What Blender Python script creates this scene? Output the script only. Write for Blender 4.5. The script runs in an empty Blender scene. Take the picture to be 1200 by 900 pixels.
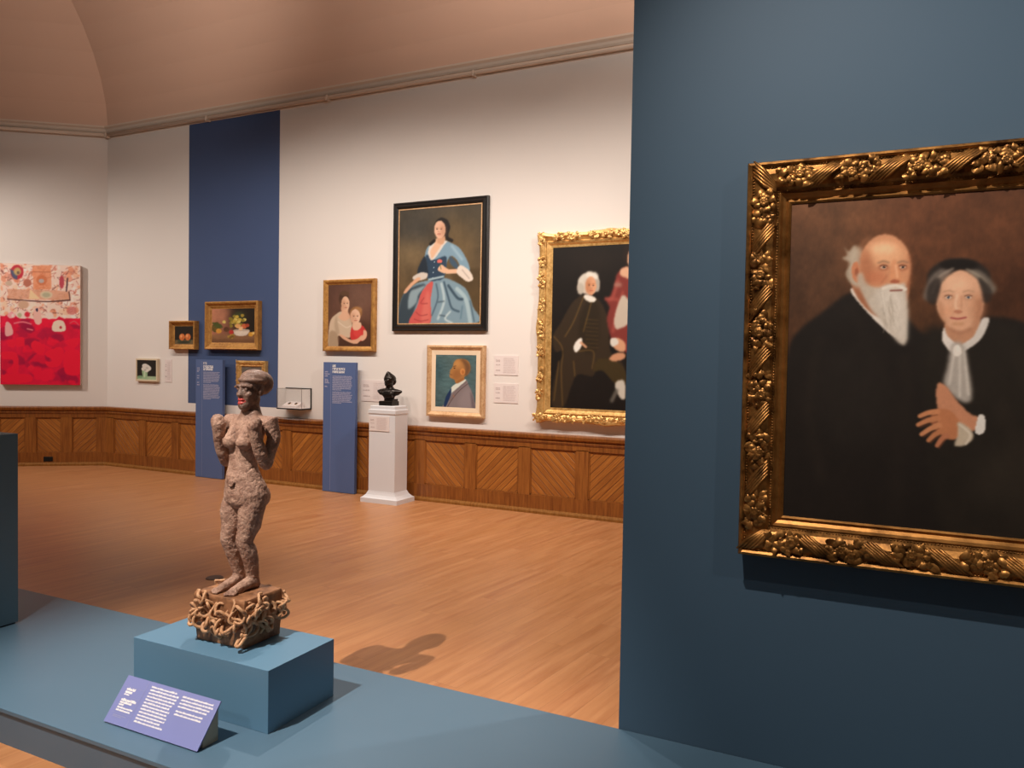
import bpy, bmesh, math, random
import numpy as np
from mathutils import Vector, Matrix, Euler, noise
random.seed(7); rng = np.random.default_rng(5)
sc = bpy.context.scene; col = sc.collection
PI = math.pi

# ------------------------------------------------------------------ camera
R_ = Vector((0.89863518, 0.43836235, 0.01712496)); U_ = Vector((-0.02830409, 0.01897981, 0.99941915)); F_ = Vector((-0.4377827, 0.89859792, -0.02946338))
FPX = 901.125; EYE = Vector((0, 0, 1.6))
cam = bpy.data.cameras.new('camera'); cam.sensor_width = 36; cam.lens = 36*FPX/1200; cam.clip_start = .05
co = bpy.data.objects.new('camera', cam); col.objects.link(co)
co.matrix_world = Matrix.Translation(EYE) @ Matrix((R_, U_, -F_)).transposed().to_4x4()
sc.camera = co
def at(px, py, Y):                         # where the sight line of a photo point meets the vertical plane y = Y
    d = F_ + R_*((px-600)/FPX) - U_*((py-450)/FPX)
    return EYE + d*(Y/d.y)
def proj(p):
    v = Vector(p)-EYE; d = F_.dot(v)
    return (600+FPX*R_.dot(v)/d, 450-FPX*U_.dot(v)/d)

# ------------------------------------------------------------------ materials
def lin(c):
    if isinstance(c, str): c = [int(c[i:i+2], 16)/255 for i in (0, 2, 4)]
    return [x/12.92 if x <= .04045 else ((x+.055)/1.055)**2.4 for x in c]
class N:                                   # tiny node helper
    def __init__(s, name):
        s.m = bpy.data.materials.new(name); s.m.use_nodes = True; s.t = s.m.node_tree; s.b = s.t.nodes['Principled BSDF']
    def n(s, typ, **kw):
        x = s.t.nodes.new(typ)
        for k, v in kw.items():
            if k.startswith('i_'): x.inputs[k[2:].replace('_', ' ')].default_value = v
            else: setattr(x, k, v)
        return x
    def l(s, a, b): s.t.links.new(a, b)
    def math(s, op, a, b=None, c=None):
        x = s.n('ShaderNodeMath', operation=op)
        for i, v in enumerate((a, b, c)):
            if v is None: continue
            if isinstance(v, (int, float)): x.inputs[i].default_value = v
            else: s.l(v, x.inputs[i])
        return x.outputs[0]
    def mix(s, f, a, b, mode='MIX'):
        x = s.n('ShaderNodeMix', data_type='RGBA', blend_type=mode)
        for k, v in ((0, f), (6, a), (7, b)):
            if isinstance(v, (int, float)): x.inputs[k].default_value = v
            elif isinstance(v, (list, tuple)): x.inputs[k].default_value = (*v[:3], 1)
            else: s.l(v, x.inputs[k])
        return x.outputs[2]
    def noise(s, scale, detail=3, vec=None, rough=.5):
        x = s.n('ShaderNodeTexNoise'); x.inputs['Scale'].default_value = scale; x.inputs['Detail'].default_value = detail; x.inputs['Roughness'].default_value = rough
        if vec is not None: s.l(vec, x.inputs['Vector'])
        return x.outputs[0]
    def coord(s, scale=(1, 1, 1), rot=(0, 0, 0)):
        t = s.n('ShaderNodeTexCoord'); mp = s.n('ShaderNodeMapping'); mp.inputs['Scale'].default_value = scale; mp.inputs['Rotation'].default_value = rot
        s.l(t.outputs['Object'], mp.inputs[0]); return mp.outputs[0]
    def ramp(s, f, a, b, pa=0., pb=1.):
        x = s.n('ShaderNodeValToRGB'); e = x.color_ramp.elements
        e[0].position = pa; e[1].position = pb; e[0].color = (*a, 1); e[1].color = (*b, 1); s.l(f, x.inputs[0]); return x.outputs[0]
    def bump(s, h, strength=.3, dist=.01):
        x = s.n('ShaderNodeBump'); x.inputs['Strength'].default_value = strength; x.inputs['Distance'].default_value = dist
        s.l(h, x.inputs['Height']); s.l(x.outputs[0], s.b.inputs['Normal'])
    def fin(s, color, rough=.6, spec=.4, metal=0):
        if isinstance(color, (list, tuple)): s.b.inputs['Base Color'].default_value = (*color[:3], 1)
        else: s.l(color, s.b.inputs['Base Color'])
        if isinstance(rough, (int, float)): s.b.inputs['Roughness'].default_value = rough
        else: s.l(rough, s.b.inputs['Roughness'])
        s.b.inputs['Specular IOR Level'].default_value = spec; s.b.inputs['Metallic'].default_value = metal
        return s.m
def paint_mat(name, c, rough=.6, var=.06, scale=3, bump=.05, bscale=180, spec=.35):
    k = N(name); c = lin(c); v = k.coord()
    f = k.noise(scale, 4, v)
    k.bump(k.noise(bscale, 2, v), bump, .002)
    return k.fin(k.mix(f, [x*(1-var) for x in c], [x*(1+var) for x in c]), rough, spec)
def wood_mat(name, a, b, scale=(1, 1, 1), rot=(0, 0, 0), rough=.4, stretch=14, spec=.5):
    k = N(name); v = k.coord((scale[0]*stretch, scale[1]*stretch, scale[2]*1.0), rot)
    f = k.noise(3.2, 6, v, .62); g = k.noise(1.3, 2, k.coord())
    c = k.ramp(f, lin(a), lin(b), .3, .72)
    k.bump(f, .08, .003)
    return k.fin(k.mix(k.math('MULTIPLY', g, .35), c, [x*.45 for x in lin(a)]), rough, spec)
def chevron_mat(name, sgn, a, b):
    k = N(name); t = k.n('ShaderNodeTexCoord'); s = k.n('ShaderNodeSeparateXYZ'); k.l(t.outputs['Object'], s.inputs[0])
    d = k.math('MULTIPLY', k.math('ADD', s.outputs[2], k.math('MULTIPLY', s.outputs[0], sgn)), .7071/.060)
    al = k.math('SUBTRACT', s.outputs[2], k.math('MULTIPLY', s.outputs[0], sgn))
    fr = k.math('FRACT', d); fl = k.math('FLOOR', d)
    w = k.n('ShaderNodeTexWhiteNoise', noise_dimensions='1D'); k.l(fl, w.inputs['W'])
    cb = k.n('ShaderNodeCombineXYZ'); k.l(k.math('MULTIPLY', d, 2.2), cb.inputs[0]); k.l(k.math('MULTIPLY', al, 1.6), cb.inputs[1]); k.l(k.math('MULTIPLY', fl, 3.7), cb.inputs[2])
    f = k.noise(2.4, 5, cb.outputs[0], .6)
    c = k.ramp(f, lin(a), lin(b), .3, .75)
    c = k.mix(k.math('MULTIPLY', w.outputs[0], .45), c, [x*.55 for x in lin(a)])
    e = k.math('MINIMUM', fr, k.math('SUBTRACT', 1., fr)); g = k.math('SMOOTH_MIN', k.math('MULTIPLY', e, 13.), 1., .3)
    c = k.mix(k.math('SUBTRACT', 1., g), c, [x*.38 for x in lin(a)])
    k.bump(g, .6, .006)
    return k.fin(c, .42, .5)
def gold_mat(name, c, dark, rough=.33, metal=.85, scale=30, lo=.35, hi=.62):
    k = N(name); v = k.coord(); f = k.noise(scale, 5, v, .6); big = k.noise(scale*.2, 3, v)
    f2 = k.math('ADD', k.math('MULTIPLY', f, .6), k.math('MULTIPLY', big, .4))
    k.bump(k.noise(scale*5, 3, v), .12, .002)
    return k.fin(k.ramp(f2, lin(dark), lin(c), lo, hi), k.math('ADD', k.math('MULTIPLY', f, .3), rough-.12), .5, metal)

M = {}
M['wall'] = paint_mat('white_wall_paint', 'e6dfd9', .8, .02, 1.2, .04)
M['ceiling'] = paint_mat('cove_plaster', 'dcb8a2', .9, .08, .5, .05, 60)
M['cornice'] = paint_mat('cornice_paint', 'd9c9ba', .6, .03)
M['band'] = paint_mat('blue_band_paint', '43557c', .75, .03)
M['dark_wall'] = paint_mat('slate_blue_wall_paint', '465f74', .62, .05, 1.6, .06, 260)
M['platform'] = paint_mat('platform_paint', '547186', .42, .05, 2.5, .03, 220)
M['platform_side'] = paint_mat('platform_side_paint', '566d80', .5, .05)
M['black'] = paint_mat('black_paint', '141414', .5)
M['box'] = paint_mat('teal_box_paint', '5d849f', .45, .04, 3, .03, 220)
M['plinth'] = paint_mat('plinth_paint', '4c6878', .5, .04, 3)
M['board'] = paint_mat('blue_board', '566a97', .6, .02)
M['label_blue'] = paint_mat('periwinkle_label', '8188be', .5, .02)
M['ink_white'] = paint_mat('white_print', 'f4f2f2', .6, .01)
M['ink_pale'] = paint_mat('pale_print', 'aaaac4', .6, .01)
M['ink_soft'] = paint_mat('soft_grey_print', '9a9dc0', .6, .01)
M['card'] = paint_mat('white_card', 'e6dad6', .7, .01)
M['ink_card'] = paint_mat('card_print', 'dccdca', .7, .01)
M['ink_grey'] = paint_mat('grey_print', 'c2b2af', .7, .01)
M['plaster'] = paint_mat('white_pedestal_paint', 'dcdcdf', .6, .02)
M['wood_v'] = wood_mat('stained_wood_upright', '7a4318', 'b06f30')
M['wood_h'] = wood_mat('stained_wood_rail', '743e15', 'a8682c', rot=(0, PI/2, 0))
M['wood_rail'] = wood_mat('chair_rail_wood', '6e3913', 'ad6c2c', rot=(0, PI/2, 0), rough=.3)
M['shoe'] = wood_mat('shoe_moulding_wood', '80501f', 'a8743a', rot=(0, PI/2, 0), rough=.65, spec=.15)
M['chev_down'] = chevron_mat('chevron_boards_falling', 1, '945420', 'c68238')
M['chev_up'] = chevron_mat('chevron_boards_rising', -1, '945420', 'c68238')
M['gold_big'] = gold_mat('aged_bronze_gilding', 'c28a4a', '4a2c12', .36, .8, 26)
M['gold_slip'] = gold_mat('worn_gilt_slip', 'b98346', '5e3a18', .34, .8, 14, .3, .6)
M['gold_hi'] = gold_mat('bright_gilding', 'ecc07a', 'b07c38', .38, .55, 40, .3, .6)
M['gold_mid'] = gold_mat('plain_gilding', 'c9964f', '9a6630', .45, .3, 30)
M['gold_pale'] = gold_mat('pale_gilt_wood', 'dcb68a', 'b98a5c', .5, .2, 50)
M['liner'] = paint_mat('cream_liner', 'ead2b4', .7, .03)
M['black_frame'] = paint_mat('ebonised_wood', '1d1a19', .28, .15, 10, .03, spec=.6)
M['white_wood'] = paint_mat('cream_wood_edge', 'd9c8ab', .6, .05)
M['wedge'] = paint_mat('pale_wood_wedge', 'b5aa94', .7, .08, 20)
M['lip'] = paint_mat('red_lip_paint', 'a8423c', .45, .2, 60)
M['disc'] = paint_mat('dark_metal_disc', '5a4636', .4)
def terracotta(name, a, b, sc_=14):
    k = N(name); v = k.coord(); f = k.noise(sc_, 5, v, .6)
    k.bump(k.noise(sc_*6, 4, v, .6), .35, .004)
    return k.fin(k.ramp(f, lin(a), lin(b), .3, .7), .55, .4)
M['block'] = terracotta('weathered_wood', '4c2f1d', 'b07c56', 16)
M['tendril'] = terracotta('terracotta_tendrils', '9c6e4c', 'd8aa80', 30)
def statue_mat():
    k = N('incised_tin_skin'); v = k.coord(); t = k.n('ShaderNodeSeparateXYZ'); k.l(v, t.inputs[0])
    f = k.noise(22, 6, v, .65); g = k.noise(5, 2, v)
    body = k.ramp(f, lin('845f4e'), lin('c6a18b'), .3, .72); head = k.ramp(f, lin('5a4338'), lin('98796a'), .28, .74)
    hz = k.n('ShaderNodeMapRange'); k.l(t.outputs[2], hz.inputs[0])
    for i, x in ((1, .93), (2, .975), (3, 0), (4, 1)): hz.inputs[i].default_value = x
    vo = k.n('ShaderNodeTexVoronoi', feature='DISTANCE_TO_EDGE'); vo.inputs['Scale'].default_value = 46; nv = k.n('ShaderNodeTexNoise'); nv.inputs['Scale'].default_value = 14; k.l(v, nv.inputs['Vector']); k.l(k.mix(.12, v, nv.outputs[1], 'LINEAR_LIGHT'), vo.inputs['Vector'])
    ed = k.math('MINIMUM', k.math('MULTIPLY', vo.outputs[0], 9), 1.)
    c = k.mix(hz.outputs[0], body, head)
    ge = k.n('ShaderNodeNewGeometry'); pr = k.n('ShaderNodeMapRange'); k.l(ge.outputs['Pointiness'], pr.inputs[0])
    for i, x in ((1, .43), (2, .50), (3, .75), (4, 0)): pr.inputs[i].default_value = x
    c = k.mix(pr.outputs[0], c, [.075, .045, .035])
    c = k.mix(k.math('MULTIPLY', k.math('SUBTRACT', 1., ed), .16), c, [.06, .035, .025])
    k.bump(k.math('ADD', k.math('MULTIPLY', ed, .22), k.noise(60, 5, v, .68)), .7, .007)
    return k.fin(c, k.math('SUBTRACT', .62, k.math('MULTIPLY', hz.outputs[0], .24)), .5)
M['statue'] = statue_mat()
def bronze():
    k = N('black_bronze'); v = k.coord(); f = k.noise(30, 4, v); k.bump(f, .3, .004)
    return k.fin(k.ramp(f, lin('151210'), lin('3a322d')), .28, .5, .6)
M['bronze'] = bronze()
def glass():
    k = N('clear_acrylic'); t = k.n('ShaderNodeBsdfTransparent'); t.inputs[0].default_value = (.97, .97, .97, 1); g = k.n('ShaderNodeBsdfGlossy'); g.inputs['Roughness'].default_value = .03
    x = k.n('ShaderNodeMixShader'); x.inputs[0].default_value = .05; k.l(t.outputs[0], x.inputs[1]); k.l(g.outputs[0], x.inputs[2]); k.l(x.outputs[0], k.t.nodes['Material Output'].inputs[0]); return k.m
M['glass'] = glass()
def floor_mat():
    k = N('wood_plank_floor'); v = k.coord(rot=(0, 0, PI/2+.13))
    br = k.n('ShaderNodeTexBrick'); k.l(v, br.inputs['Vector'])
    br.offset = .37; br.offset_frequency = 2
    br.inputs['Scale'].default_value = 1; br.inputs['Mortar Size'].default_value = .0009; br.inputs['Mortar Smooth'].default_value = .3
    br.inputs['Brick Width'].default_value = 1.25; br.inputs['Row Height'].default_value = .15
    br.inputs['Color1'].default_value = (0, 0, 0, 1); br.inputs['Color2'].default_value = (1, 1, 1, 1); br.inputs['Mortar'].default_value = (.5, .5, .5, 1)
    s = k.n('ShaderNodeSeparateXYZ'); k.l(v, s.inputs[0])
    cb = k.n('ShaderNodeCombineXYZ'); k.l(k.math('MULTIPLY', s.outputs[0], .9), cb.inputs[0]); k.l(k.math('MULTIPLY', s.outputs[1], 12.), cb.inputs[1])
    tone = k.n('ShaderNodeRGBToBW'); k.l(br.outputs['Color'], tone.inputs[0]); k.l(k.math('MULTIPLY', tone.outputs[0], 8), cb.inputs[2])
    f = k.noise(1.5, 7, cb.outputs[0], .62); big = k.noise(.9, 2, v)
    c = k.ramp(f, lin('a46a42'), lin('c99264'), .28, .74)
    c = k.mix(k.math('MULTIPLY', tone.outputs[0], .30), c, lin('b07a49'))
    c = k.mix(k.math('MULTIPLY', br.outputs['Fac'], .55), c, lin('5c3316'))
    k.bump(f, .05, .002)
    return k.fin(c, k.math('ADD', k.math('MULTIPLY', f, .18), .30), .42)
M['floor'] = floor_mat()
def canvas_mat():
    k = N('oil_paint_on_canvas'); a = k.n('ShaderNodeVertexColor', layer_name='paint'); v = k.coord()
    k.bump(k.noise(420, 3, v), .12, .001)
    return k.fin(a.outputs[0], .5, .3)
M['canvas'] = canvas_mat()

# ------------------------------------------------------------------ mesh helpers
def obj(name, bm, mat, parent=None, smooth=False, kind=None, label=None):
    me = bpy.data.meshes.new(name); bmesh.ops.recalc_face_normals(bm, faces=bm.faces); bm.to_mesh(me); bm.free()
    for m in (mat if isinstance(mat, (list, tuple)) else [mat]): me.materials.append(m)
    if smooth: me.polygons.foreach_set('use_smooth', [True]*len(me.polygons))
    o = bpy.data.objects.new(name, me); col.objects.link(o)
    if parent: o.parent = parent
    if kind: o['kind'] = kind
    if label: o['label'] = label
    return o
def tag(o, label, cat, group=None):
    o['label'] = label; o['category'] = cat
    if group: o['group'] = group
    return o
def thing(name, label, cat, loc=(0, 0, 0), rz=0, group=None):
    o = bpy.data.objects.new(name, None); o.empty_display_size = .05; col.objects.link(o)
    o.location = loc; o.rotation_euler = (0, 0, rz); return tag(o, label, cat, group)
def struct(name, bm, mat, parent=None, label=None):
    o = obj(name, bm, mat, parent)
    if not parent: o['kind'] = 'structure'
    if label: o['label'] = label
    return o
def NB(): return bmesh.new()
def box(bm, x0, x1, y0, y1, z0, z1, bev=0):
    t = NB() if bev else bm
    vs = [t.verts.new((x, y, z)) for x in (x0, x1) for y in (y0, y1) for z in (z0, z1)]
    for f in ((0, 1, 3, 2), (4, 6, 7, 5), (0, 4, 5, 1), (2, 3, 7, 6), (0, 2, 6, 4), (1, 5, 7, 3)): t.faces.new([vs[i] for i in f])
    if bev:
        bmesh.ops.recalc_face_normals(t, faces=t.faces)
        bmesh.ops.bevel(t, geom=t.edges[:], offset=bev, segments=2, affect='EDGES', profile=.5); merge(bm, t)
    return bm
def merge(bm, t, mw=None):
    me = bpy.data.meshes.new('t'); t.to_mesh(me); t.free()
    if mw: me.transform(mw)
    bm.from_mesh(me); bpy.data.meshes.remove(me)
def quad(bm, *pts): bm.faces.new([bm.verts.new(p) for p in pts])
def prism_x(bm, prof, x0, x1):               # profile of (y, z) extruded along x
    a = [bm.verts.new((x0, y, z)) for y, z in prof]; b = [bm.verts.new((x1, y, z)) for y, z in prof]; n = len(prof)
    bm.faces.new(a); bm.faces.new(b[::-1])
    for i in range(n): bm.faces.new((a[i], b[i], b[(i+1) % n], a[(i+1) % n]))
    return bm
def ring_loft(bm, rings):
    vs = [[bm.verts.new(p) for p in r] for r in rings]; n = len(rings[0])
    for a, b in zip(vs, vs[1:]):
        for i in range(n): bm.faces.new((a[i], a[(i+1) % n], b[(i+1) % n], b[i]))
    bm.faces.new(vs[0][::-1]); bm.faces.new(vs[-1])
def loft(bm, secs, n=20):                    # secs: (x, y, z, a, b) horizontal ellipses
    ring_loft(bm, [[(x+a*math.cos(2*PI*i/n), y+b*math.sin(2*PI*i/n), z) for i in range(n)] for x, y, z, a, b in secs])
def tube(bm, pts, rad, n=10, round_ends=True):
    pts = [Vector(p) for p in pts]; rad = rad if isinstance(rad, (list, tuple)) else [rad]*len(pts)
    if round_ends:
        for k in (0, -1):
            d = (pts[k]-pts[1 if k == 0 else -2]).normalized(); r = rad[k]; p = pts[k]
            ext = [(p+d*r*.55, r*.8), (p+d*r*.9, r*.35)]
            if k == 0: pts = [ext[1][0], ext[0][0]]+pts; rad = [ext[1][1], ext[0][1]]+list(rad)
            else: pts = pts+[ext[0][0], ext[1][0]]; rad = list(rad)+[ext[0][1], ext[1][1]]
    rings = []; up = None
    for i, p in enumerate(pts):
        d = (pts[min(i+1, len(pts)-1)]-pts[max(i-1, 0)]).normalized()
        if up is None: up = Vector((0, 0, 1)) if abs(d.z) < .9 else Vector((0, 1, 0))
        s = d.cross(up).normalized(); up = s.cross(d).normalized(); r = rad[i]
        rings.append([p+(s*math.cos(2*PI*j/n)+up*math.sin(2*PI*j/n))*r for j in range(n)])
    ring_loft(bm, rings)
def crs(P, m=6, closed=False):               # catmull-rom resample
    P = [Vector(p) for p in P]; n = len(P); out = []
    for i in range(n if closed else n-1):
        g = (lambda k: P[k % n]) if closed else (lambda k: P[max(0, min(n-1, k))])
        a, b, c, d = g(i-1), g(i), g(i+1), g(i+2)
        for j in range(m):
            t = j/m; out.append(.5*((2*b)+(c-a)*t+(2*a-5*b+4*c-d)*t*t+(3*b-a-3*c+d)*t**3))
    if not closed: out.append(P[-1])
    return out
def ell(bm, c, r, rot=(0, 0, 0), u=16, v=10):
    bmesh.ops.create_uvsphere(bm, u_segments=u, v_segments=v, radius=1, matrix=Matrix.Translation(c) @ Euler(rot).to_matrix().to_4x4() @ Matrix.Diagonal((*r, 1)))
def sculpt(bm, voxel, smooth=4, amp=0, freq=40, dec=None):      # fuse overlapping volumes into one continuous skin
    me = bpy.data.meshes.new('s'); bmesh.ops.recalc_face_normals(bm, faces=bm.faces); bm.to_mesh(me); bm.free()
    o = bpy.data.objects.new('s', me); col.objects.link(o)
    r = o.modifiers.new('r', 'REMESH'); r.mode = 'VOXEL'; r.voxel_size = voxel
    s = o.modifiers.new('s', 'SMOOTH'); s.iterations = smooth; s.factor = .5
    dg = bpy.context.evaluated_depsgraph_get(); m2 = bpy.data.meshes.new_from_object(o.evaluated_get(dg))
    bpy.data.objects.remove(o); bpy.data.meshes.remove(me)
    t = NB(); t.from_mesh(m2); bpy.data.meshes.remove(m2); t.normal_update()
    if amp:
        for v in t.verts:
            p = v.co; v.co = p+v.normal*amp*(noise.noise(p*freq)+.5*noise.noise(p*freq*2.3+Vector((5, 1, 2)))+.35*abs(noise.noise(p*freq*4)))
    return t

# ------------------------------------------------------------------ painter: colours laid onto the vertices of a canvas grid
class Paint:
    def __init__(s, w, h, src, base):        # src: photo-crop coordinates of the canvas corners TL TR BR BL
        s.w, s.h = w, h; s.img = np.empty((h, w, 3)); s.img[:] = s.c(base)
        A = []; B = []
        for (x, y), (u, v) in zip(src, ((0, 0), (w-1, 0), (w-1, h-1), (0, h-1))):
            A.append([x, y, 1, 0, 0, 0, -u*x, -u*y]); B.append(u); A.append([0, 0, 0, x, y, 1, -v*x, -v*y]); B.append(v)
        s.H = np.append(np.linalg.solve(np.array(A, float), np.array(B, float)), 1).reshape(3, 3)
        s.k = (w-1)/max(1e-6, math.dist(src[0], src[1]))
        s.yy, s.xx = np.mgrid[0:h, 0:w].astype(float)
    def c(s, x): return np.array([int(x[i:i+2], 16)/255 for i in (0, 2, 4)]) if isinstance(x, str) else np.array(x)
    def P(s, pts):
        q = np.c_[np.array(pts, float), np.ones(len(pts))] @ s.H.T; return q[:, :2]/q[:, 2:]
    def blur(s, m, r):
        if r < .3: return m
        n = int(math.ceil(r*2)); g = np.exp(-.5*(np.arange(-n, n+1)/r)**2); g /= g.sum()
        for ax in (0, 1):
            p = np.pad(m, [(n, n) if ax == a else (0, 0) for a in (0, 1)], mode='edge'); L = m.shape[ax]
            m = sum(g[i]*(p[i:i+L] if ax == 0 else p[:, i:i+L]) for i in range(2*n+1))
        return m
    def lay(s, m, colr, op): m = (m*op)[..., None]; s.img = s.img*(1-m)+s.c(colr)*m
    def poly(s, pts, colr, blur=.7, op=1, smooth=True):
        if smooth: pts = [(p.x, p.y) for p in crs([(x, y, 0) for x, y in pts], 6, True)]
        q = s.P(pts); m = np.zeros((s.h, s.w), bool); n = len(q)
        for i in range(n):
            (x0, y0), (x1, y1) = q[i], q[(i+1) % n]
            if y0 == y1: continue
            cnd = ((s.yy >= y0) != (s.yy >= y1)) & (s.xx < (x1-x0)*(s.yy-y0)/(y1-y0)+x0); m ^= cnd
        s.lay(s.blur(m.astype(float), blur), colr, op)
    def ell(s, x, y, rx, ry, colr, blur=.7, op=1, rot=0):
        c_, s_ = math.cos(rot), math.sin(rot)
        s.poly([(x+rx*math.cos(t)*c_-ry*math.sin(t)*s_, y+rx*math.cos(t)*s_+ry*math.sin(t)*c_) for t in np.linspace(0, 2*PI, 28, endpoint=False)], colr, blur, op, False)
    def line(s, pts, wd, colr, blur=.5, op=1):
        pp = [(p.x, p.y) for p in crs([(x, y, 0) for x, y in pts], 5)] if len(pts) > 2 else pts
        q = s.P(pp); n = len(q); wd = wd if isinstance(wd, (list, tuple)) else (wd, wd); m = np.zeros((s.h, s.w))
        for i in range(n-1):
            a, b = q[i], q[i+1]; d = b-a; L = max(d@d, 1e-9)
            t = np.clip(((s.xx-a[0])*d[0]+(s.yy-a[1])*d[1])/L, 0, 1)
            dist = np.hypot(s.xx-a[0]-t*d[0], s.yy-a[1]-t*d[1]); f = (i+t)/(n-1)
            r = (wd[0]+(wd[1]-wd[0])*f)*.5*s.k
            m = np.maximum(m, np.clip(r-dist+.5, 0, 1))
        s.lay(s.blur(m, blur), colr, op)
    def vnoise(s, n, seed, ny=None):
        r = np.random.default_rng(seed); ny = ny or n; g = r.random((ny+2, n+2))
        u = s.xx/s.w*n; v = s.yy/s.h*ny; i = u.astype(int); j = v.astype(int); fu = u-i; fv = v-j; fu = fu*fu*(3-2*fu); fv = fv*fv*(3-2*fv)
        return (g[j, i]*(1-fu)+g[j, i+1]*fu)*(1-fv)+(g[j+1, i]*(1-fu)+g[j+1, i+1]*fu)*fv
    def mottle(s, amp, n=6, seed=1, ny=None):
        m = .5*s.vnoise(n, seed, ny)+.3*s.vnoise(n*3, seed+1, ny and ny*3)+.2*s.vnoise(n*8, seed+2, ny and ny*8)
        s.img = np.clip(s.img*(1+(m-.5)[..., None]*2*amp), 0, 1)
    def grad(s, a, b, axis=1, op=1):
        t = (s.yy/(s.h-1) if axis else s.xx/(s.w-1))[..., None]; s.img = s.img*(1-op)+op*(s.c(a)*(1-t)+s.c(b)*t)
    def build(s, name, W, H, parent, loc, gain=(1, 1, 1)):
        w, h = s.w, s.h; me = bpy.data.meshes.new(name); co_ = np.empty((h*w, 3))
        co_[:, 0] = (s.xx/(w-1)-.5).ravel()*W; co_[:, 1] = 0; co_[:, 2] = (1-s.yy/(h-1)).ravel()*H
        i = np.arange(h*w).reshape(h, w); f = np.stack([i[1:, :-1], i[1:, 1:], i[:-1, 1:], i[:-1, :-1]], -1).reshape(-1)
        nf = (h-1)*(w-1); me.vertices.add(h*w); me.vertices.foreach_set('co', co_.ravel())
        me.loops.add(nf*4); me.loops.foreach_set('vertex_index', f.astype(np.int32))
        me.polygons.add(nf); me.polygons.foreach_set('loop_start', np.arange(0, nf*4, 4, dtype=np.int32))
        me.update(calc_edges=True)
        rgb = s.img; L = np.where(rgb <= .04045, rgb/12.92, ((rgb+.055)/1.055)**2.4)*np.array(gain)
        a = me.color_attributes.new('paint', 'FLOAT_COLOR', 'POINT')
        a.data.foreach_set('color', np.c_[np.clip(L.reshape(-1, 3), 0, .95), np.ones(h*w)].astype(np.float32).ravel())
        me.materials.append(M['canvas']); o = bpy.data.objects.new(name, me); col.objects.link(o); o.parent = parent; o.location = loc
        return o

# ------------------------------------------------------------------ the room
YW = 7.4165; XC = -10.11; ANG = .6541; ZR = .845; ZC = 4.69
LD = Vector((math.cos(ANG), math.sin(ANG), 0)); LN = Vector((math.sin(ANG), -math.cos(ANG), 0))
bm = NB(); box(bm, -16, 6, -4, 9, -.1, 0); struct('floor', bm, M['floor'])
bm = NB()                                    # back wall with its painted blue band
xs = [XC, -8.48, -6.895, 3.5]; zs = [0, .963, 4.86]
for i in range(3):
    for j in range(2):
        quad(bm, (xs[i], YW, zs[j]), (xs[i+1], YW, zs[j]), (xs[i+1], YW, zs[j+1]), (xs[i], YW, zs[j+1]))
box(bm, XC-.3, 3.5, YW+.02, YW+.25, -.1, 4.9)
for f in bm.faces:
    c_ = f.calc_center_median()
    f.material_index = 1 if abs(c_.y-YW) < .005 and xs[1] < c_.x < xs[2] and c_.z > 1 else 0
struct('wall_back', bm, [M['wall'], M['band']])
LW = bpy.data.objects.new('left_wall_base', None)
mL = Matrix.Translation((XC, YW, 0)) @ Matrix.Rotation(ANG, 4, 'Z')      # x runs to the right along the left wall and ends at 0 in the corner, -y faces the room
bpy.data.objects.remove(LW)
bm = NB(); box(bm, -6, .0, 0, .25, -.1, 4.9); o = struct('wall_left', bm, M['wall']); o.matrix_world = mL
# cove ceiling leaning inwards over both walls
CH = 2.6; CD = 2.2
def hip(t): # corner line offset: inside both walls by t
    n1 = Vector((0, -1, 0)); d1 = Vector((1, 0, 0))
    # solve p = corner + a: a.n1 = t, a.LN = t
    a = np.linalg.solve(np.array([[0, -1], [LN.x, LN.y]]), np.array([t, t])); return Vector((XC+a[0], YW+a[1], 0))
bm = NB(); steps = 10; z0 = 4.83
prof = [(CD*(1-math.cos(PI/2*i/steps))**.9*1.0, z0+CH*math.sin(PI/2*i/steps)*.8) for i in range(steps+1)]
vb = []; vh = []; vl = []
for t, z in prof:
    h_ = hip(t); l_ = Vector((XC, YW, 0))+LD*-6+LN*t
    vb.append(bm.verts.new((3.5, YW-t, z))); vh.append(bm.verts.new((h_.x, h_.y, z))); vl.append(bm.verts.new((l_.x, l_.y, z)))
for i in range(steps):
    bm.faces.new((vb[i], vb[i+1], vh[i+1], vh[i])); bm.faces.new((vh[i], vh[i+1], vl[i+1], vl[i]))
struct('ceiling', bm, M['ceiling'])
# dark partition wall on the right
YD = 2.905; XE = -.918
bm = NB(); box(bm, XE, 3.4, YD, YD+.35, 0, 3.35); struct('wall_right', bm, M['dark_wall'])
# cornice: picture rail pipe and moulding
def cornice(name, x0, x1, mw=None):
    r = bpy.data.objects.new(name, None); col.objects.link(r); r['kind'] = 'structure'
    if mw: r.matrix_world = mw
    obj('moulding', prism_x(NB(), [(.0, 4.755), (-.03, 4.755), (-.045, 4.775), (-.05, 4.80), (-.075, 4.82), (-.075, 4.84), (0, 4.86)], x0, x1), M['cornice'], r)
    b = NB(); tube(b, [(x0, -.05, 4.715), (x1, -.05, 4.715)], .024, 12, False); obj('picture_rail', b, M['cornice'], r, True)
    b = NB(); box(b, x0, x1, -.012, 0, 4.685, 4.76); obj('backing_strip', b, M['cornice'], r)
    return r
c1 = cornice('trim_1', 0, 13.6, Matrix.Translation((XC, YW, 0)))
for X in (-10.05, -8.085, -6.1, -4.106):
    b = NB(); box(b, X-XC-.012, X-XC+.012, -.085, -.01, 4.672, 4.70, .004); box(b, X-XC-.012, X-XC+.012, -.09, -.07, 4.672, 4.735, .004); obj('rail_bracket', b, M['cornice'], c1)
cornice('trim_2', -6, 0, mL)
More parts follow.
